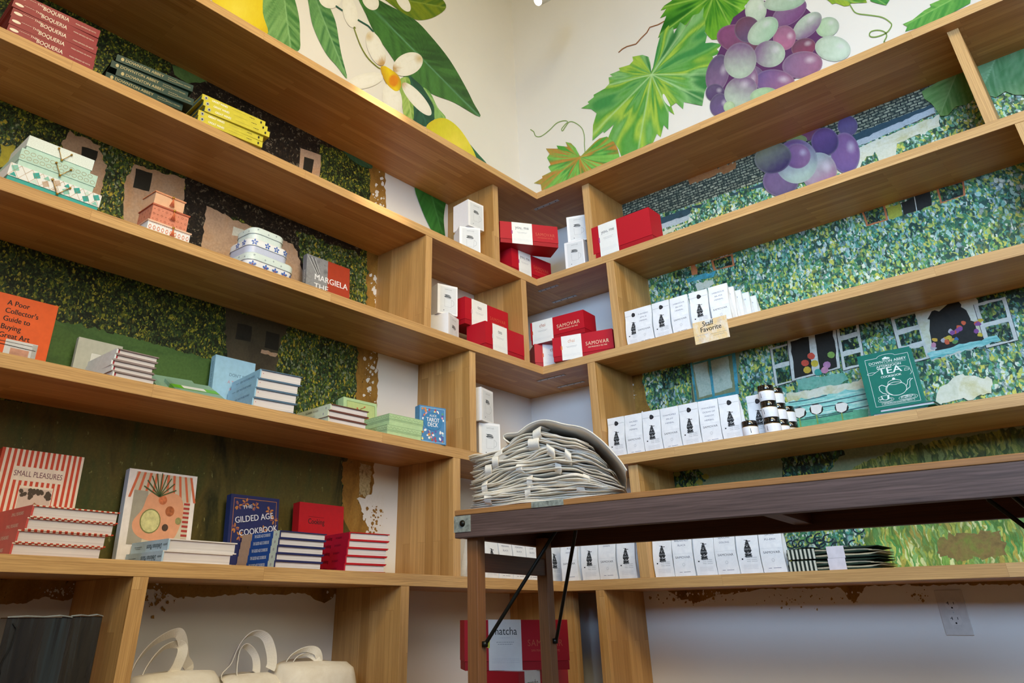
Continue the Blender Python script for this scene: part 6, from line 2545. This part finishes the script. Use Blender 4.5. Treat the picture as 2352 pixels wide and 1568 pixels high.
r = random.Random(12)
NT = 11
hs = [[(.085, .020, .030, .020, .3, 0)], [(.19, .026, .026, .018, .5, .2), (.33, .022, .030, .016, 0, .1)], [(.075, .050, .026, .020, .4, .1)], [(.200, .052, .024, .018, .3, .3), (.34, .045, .02, .014, .4, -.3)],
      [(.270, .078, .026, .020, .6, -.5)], [(.185, .086, .024, .020, -.4, .1)], [(.085, .092, .024, .022, .5, .2), (.300, .100, .022, .02, .4, -.6)], [(.105, .110, .026, .022, .5, .1)],
      [(.130, .128, .030, .020, -.4, .5), (.255, .120, .03, .02, .5, -.4)], [(.215, .142, .034, .022, .3, -.1)], [(.225, .166, .026, .02, .3, .1)]]
WHERE = ['bottommost', 'second lowest', 'third lowest', 'fourth lowest', 'fifth lowest', 'middle', 'fifth highest', 'fourth highest', 'third highest', 'second highest under the drape', 'highest flat']
for i in range(NT):
    t = tote(i, NT, r)
    t['label'] = 'cream canvas tote folded in the heap on the table, %s' % WHERE[i]
    for (u, z, w, s, ln, an) in hs[i]:
        handle(t, u, z * .88, w * r.uniform(.6, .95), s * r.uniform(.8, 1.2), ln, an + r.uniform(-.3, .3))

# the bag thrown over the heap, hanging down to the right
t = thing('canvas_tote', 'cream canvas tote draped over the top of the heap and down its right side', 'tote bag', (TLx, TLy, TZ + .0008), TA, 'folded canvas totes heaped on the table')
path = smooth_pts([(.160, .136), (.185, .150), (.215, .164), (.25, .166), (.30, .156), (.345, .138), (.390, .106), (.425, .070), (.444, .036), (.449, .006)], 6)[:-12]
path = [p for p in path if p[1] > .0]
m = MB()
n = len(path)
rows = []
for i, (u, z) in enumerate(path):
    a = path[max(0, i - 1)]
    b = path[min(n - 1, i + 1)]
    L = math.hypot(b[0] - a[0], b[1] - a[1])
    nx, nz = -(b[1] - a[1]) / L, (b[0] - a[0]) / L
    th = .0022
    row = []
    for j in range(15):
        y = .002 + .28 * j / 14 + .012 * noise.noise(Vector((u * 14, z * 14, 2))) * (1 - j / 14)
        wv = .004 * noise.noise(Vector((u * 18, y * 14, 4))) + (.0 if j else .001)
        us = u - .42 * y - .02 * (j / 14)
        row.append(((us + nx * wv, y, z + nz * wv), (us + nx * (wv + th), y, z + nz * (wv + th))))
    rows.append(row)
vs = []
idx = {}
for i in range(n):
    for j in range(15):
        for s_ in (0, 1):
            idx[i, j, s_] = len(vs)
            vs.append(rows[i][j][s_])
fs = []
for i in range(n - 1):
    for j in range(14):
        fs.append((idx[i, j, 1], idx[i, j + 1, 1], idx[i + 1, j + 1, 1], idx[i + 1, j, 1]))
        fs.append((idx[i, j, 0], idx[i + 1, j, 0], idx[i + 1, j + 1, 0], idx[i, j + 1, 0]))
    for j, fl in ((0, 0), (14, 1)):
        q_ = (idx[i, j, 0], idx[i, j, 1], idx[i + 1, j, 1], idx[i + 1, j, 0])
        fs.append(q_ if not fl else q_[::-1])
for i in (0, n - 1):
    for j in range(14):
        fs.append((idx[i, j, 0], idx[i, j + 1, 0], idx[i, j + 1, 1], idx[i, j, 1]))
m.mesh(vs, fs, CANV, True)
m.build('cloth', t)
m = MB()
HEM = [(rows[i][0][1][0], rows[i][0][1][1] - .0008, rows[i][0][1][2]) for i in range(n)]
m.tube(HEM, .0016, TAPE, 6)
m.build('hem', t)

# ================================================================ things under the bottom board
BZ = Z[5]


def lowtote(label, x, y, w, d, h, rot, hp):
    t = thing('canvas_tote', label, 'tote bag', (x, y, BZ), rl('L', rot), 'canvas totes under the bottom board')
    m = MB()
    NU, NV_ = 20, 12
    vs = []
    fs = []
    for j in range(NV_ + 1):
        f = j / NV_
        z = h * f
        pf = math.sin(min(1, .15 + f * .9) * PI * .5)
        dd = d * (.5 + .5 * math.sqrt(max(0, 1 - f ** 4)))
        if j == NV_:
            dd = d * .32
        for i in range(NU):
            a = 2 * PI * i / NU
            ca, sa = math.cos(a), math.sin(a)
            x_ = w / 2 + w / 2 * math.copysign(abs(ca) ** .45, ca) * (1 - .10 * f ** 3)
            y_ = d / 2 + dd / 2 * math.copysign(abs(sa) ** .6, sa)
            nz = noise.noise(Vector((x_ * 14, y_ * 14, z * 12 + w * 40)))
            vs.append((x_ + .004 * nz, y_ + .008 * nz, z + .006 * nz * f - .012 * f * abs(2 * x_ / w - 1) ** 3))
    for j in range(NV_):
        for i in range(NU):
            i2 = (i + 1) % NU
            fs.append((j * NU + i, j * NU + i2, (j + 1) * NU + i2, (j + 1) * NU + i))
    fs.append(tuple(range(NU))[::-1])
    fs.append(tuple(NV_ * NU + i for i in range(NU)))
    m.mesh(vs, fs, CANV, True)
    m.build('cloth', t)
    for pth, wd in hp:
        m = MB()
        pp = smooth_pts(pth, 9)[:9 * (len(pth) - 1)]
        k = len(pp)
        path = [Vector((u, d * .5 + .03 * math.sin(i * .12 + w * 30), z)) for i, (u, z) in enumerate(pp)]
        wid = []
        for i in range(k):
            d_ = (path[min(i + 1, k - 1)] - path[max(i - 1, 0)]).normalized()
            pl = d_.cross(Vector((0, 1, 0)))
            tw = .9 + .45 * math.sin(i * .07 + w * 20)
            wid.append((pl * math.sin(tw) + Vector((0, -1, 0)) * math.cos(tw)).normalized() * wd)
        m.ribbon(path, wid, TAPE, .002)
        m.build('handle', t)
    return t


lowtote('left canvas tote under the bottom board, its two straps forming a tall peak', .235, -1.800, .235, .16, .178, 0,
        [([(.030, .155), (.026, .19), (.050, .235), (.085, .258), (.105, .250), (.135, .205), (.160, .175)], .024),
         ([(.050, .155), (.060, .19), (.085, .228), (.110, .232), (.112, .205), (.100, .165)], .024)])
lowtote('middle canvas tote under the bottom board with a twisted upright loop', .215, -1.560, .19, .14, .165, 2,
        [([(.010, .155), (.050, .185), (.085, .232), (.115, .255), (.140, .235), (.140, .165)], .026),
         ([(.060, .150), (.070, .205), (.100, .225), (.125, .200), (.110, .160)], .022)])
lowtote('right puffy canvas tote under the bottom board with curled straps', .258, -1.400, .255, .19, .188, 0,
        [([(.060, .170), (.070, .200), (.095, .214), (.120, .206), (.128, .175)], .020), ([(.080, .170), (.092, .196), (.110, .200), (.124, .182)], .018)])

# plastic wrapped dark prints
PLA = N('shrink_wrapped_dark_print')
_t = PLA.n('TexCoord')
_a = PLA.noise(PLA.map(_t.outputs['Object'], (16, 3, 1.6)), 1.0, 3, .55, 1.0)
_b = PLA.noise(PLA.map(_t.outputs['Object'], (22, 3, 5)), 1.0, 3, .55, 1.6)
_c = PLA.ramp(_a.outputs['Fac'], [(.32, '#17181a'), (.5, '#2c2826'), (.62, '#333c42'), (.75, '#211f1f')])
PLA.bump(_b.outputs['Fac'], .5, .006)
PLA.fin(_c, .16, .6)
PLA.b.inputs['Coat Weight'].default_value = .6
PLA = PLA.m
for x, y, w, h, rot, lb in ((.262, -2.134, .128, .292, -3, 'wide dark shrink wrapped picture box at the lower left, left of two'), (.255, -2.003, .070, .294, 0, 'narrow dark shrink wrapped picture box against the oak upright')):
    t = thing('wrapped_picture_box', lb, 'packaged box', (x, y, BZ), rl('L', rot), 'shrink wrapped picture boxes')
    m = MB()
    m.box((0, 0, 0), (w, .05, h), PLA)
    m.build('carton', t, bevel=.002)
    m = MB()
    m.ribbon([(0, .0, h + .001), (w * .3, -.001, h + .003), (w * .55, .001, h + .0015), (w * .8, -.001, h + .004), (w, 0, h + .001)], (0, .006, .002), pm('#9aa4ac', .15, .7), .0006)
    if w > .1:
        m.tube([(.012, -.003, h - .01), (.022, -.005, h - .02), (.020, -.004, h - .05), (.008, -.003, h - .085), (.012, -.004, h - .1)], .0012, INK, 6)
    m.build('plastic_film', t)

# matcha boxes on top of the floor stack
giftbox('second from top red matcha gift box of the floor stack, turned showing its side', 'matcha', (.705, -1.025, MATCHA_Z), rl('R', 98), .27, .15, .115, 0, .030, .11, tab='#8fa04a', wc='#6a6a5a')
giftbox('topmost red matcha gift box behind the folding table legs', 'matcha', (.572, -1.085, MATCHA_Z + .1158), rl('R', 50), .285, .10, .1165, 2, .065, .155, tab='#d8d84a', wc='#3a4440', wsize=.026)

# ================================================================ outlets
def outlet(side, px, py, label):
    p = at(px, py, 0 if side == 'L' else 1, 0)
    t = thing('wall_outlet', label, 'outlet', (0 if side == 'L' else p.x, p.y if side == 'L' else 0, p.z), rl(side, 0), 'wall outlets')
    m = MB()
    m.box((-.036, -.0042, -.058), (.036, 0, .058), pm('#cfcac4', .4, .4))
    m.build('cover_plate', t, bevel=.0015)
    for dz in (.0195, -.0195):
        m = MB()
        pts = [(.0165 * math.cos(a), max(-.0125, min(.0125, .0175 * math.sin(a)))) for a in [2 * PI * k / 24 for k in range(24)]]
        m.mesh([(x, -.0058, z + dz) for x, z in pts] + [(x, -.0042, z + dz) for x, z in pts], [tuple(range(24))] + [(k, 24 + k, 24 + (k + 1) % 24, (k + 1) % 24) for k in range(24)], pm('#d6d1cb', .35, .45))
        rect(m, -.0080, dz + .0005, -.0062, dz + .0085, HOLE, (0, -.0061, 0))
        rect(m, -.0120, dz + .0038, -.0070, dz + .0054, HOLE, (0, -.0061, 0))
        rect(m, .0060, dz + .001, .0076, dz + .0075, HOLE, (0, -.0061, 0))
        disc(m, (0, dz - .0075), .0024, .0024, HOLE, (0, -.0061, 0), k=10)
        m.build('socket', t)
    m = MB()
    disc(m, (0, 0), .002, .002, STEEL, (0, -.0045, 0), k=10)
    m.build('screw', t)


outlet('L', 205, 1380, 'white wall outlet above the dark wrapped boxes, partly behind the oak upright')
outlet('R', 2191, 1406, 'white wall outlet on the right wall under the bottom board')

# ================================================================ track spotlight
hd = ROTM @ Vector(((1236 - PPX) / FPX, -(2 - PPY) / FPX, -1))
hp = CAM_LOC + hd.normalized() * 3.9
dirv = (Vector((.55, -1.9, 1.2)) - hp).normalized()
dirv = (ROTM @ Vector((-.62, -.42, .52))).normalized()
t = thing('track_spotlight', 'white track spotlight glowing high in front of the corner', 'ceiling light', tuple(hp), 0)
EM = N('lamp_glow')
EM.b.inputs['Emission Color'].default_value = (1, .88, .7, 1)
EM.b.inputs['Emission Strength'].default_value = 14
EM.fin('#ffffff')
WM = pm('#d9d4cc', .4, .4)


def cyl(m, a, b, r0, r1, mat, seg=24, cap=True):
    m.tube([a, b], [r0, r1], mat, seg, cap)


m = MB()
cyl(m, dirv * .0, -dirv * .10, .026, .026, WM)
cyl(m, -dirv * .10, -dirv * .112, .026, .018, WM)
m.build('lamp_head', t)
m = MB()
cyl(m, dirv * .003, dirv * .0005, .0235, .0235, EM.m)
m.build('lens', t)
m = MB()
up = Vector((0, 0, 1))
b_ = -dirv * .06
cyl(m, b_, b_ + Vector((.03, .02, .05)), .006, .006, WM, 10)
m.box((b_.x + .005, b_.y - .0, b_.z + .045), (b_.x + .055, b_.y + .04, b_.z + .12), WM)
cyl(m, b_ + Vector((.03, .02, .12)), Vector((b_.x + .03, b_.y + .02, CEIL - .03 - hp.z)), .006, .006, WM, 10)
m.build('stem', t)
m = MB()
m.box((b_.x - .6, b_.y + .0, CEIL - .03 - hp.z), (b_.x + .6, b_.y + .04, CEIL - hp.z), WM)
m.build('track', t)

for o in list(bpy.data.objects):
    if o.get('label') == 'x':
        print('UNLABELLED', o.name)
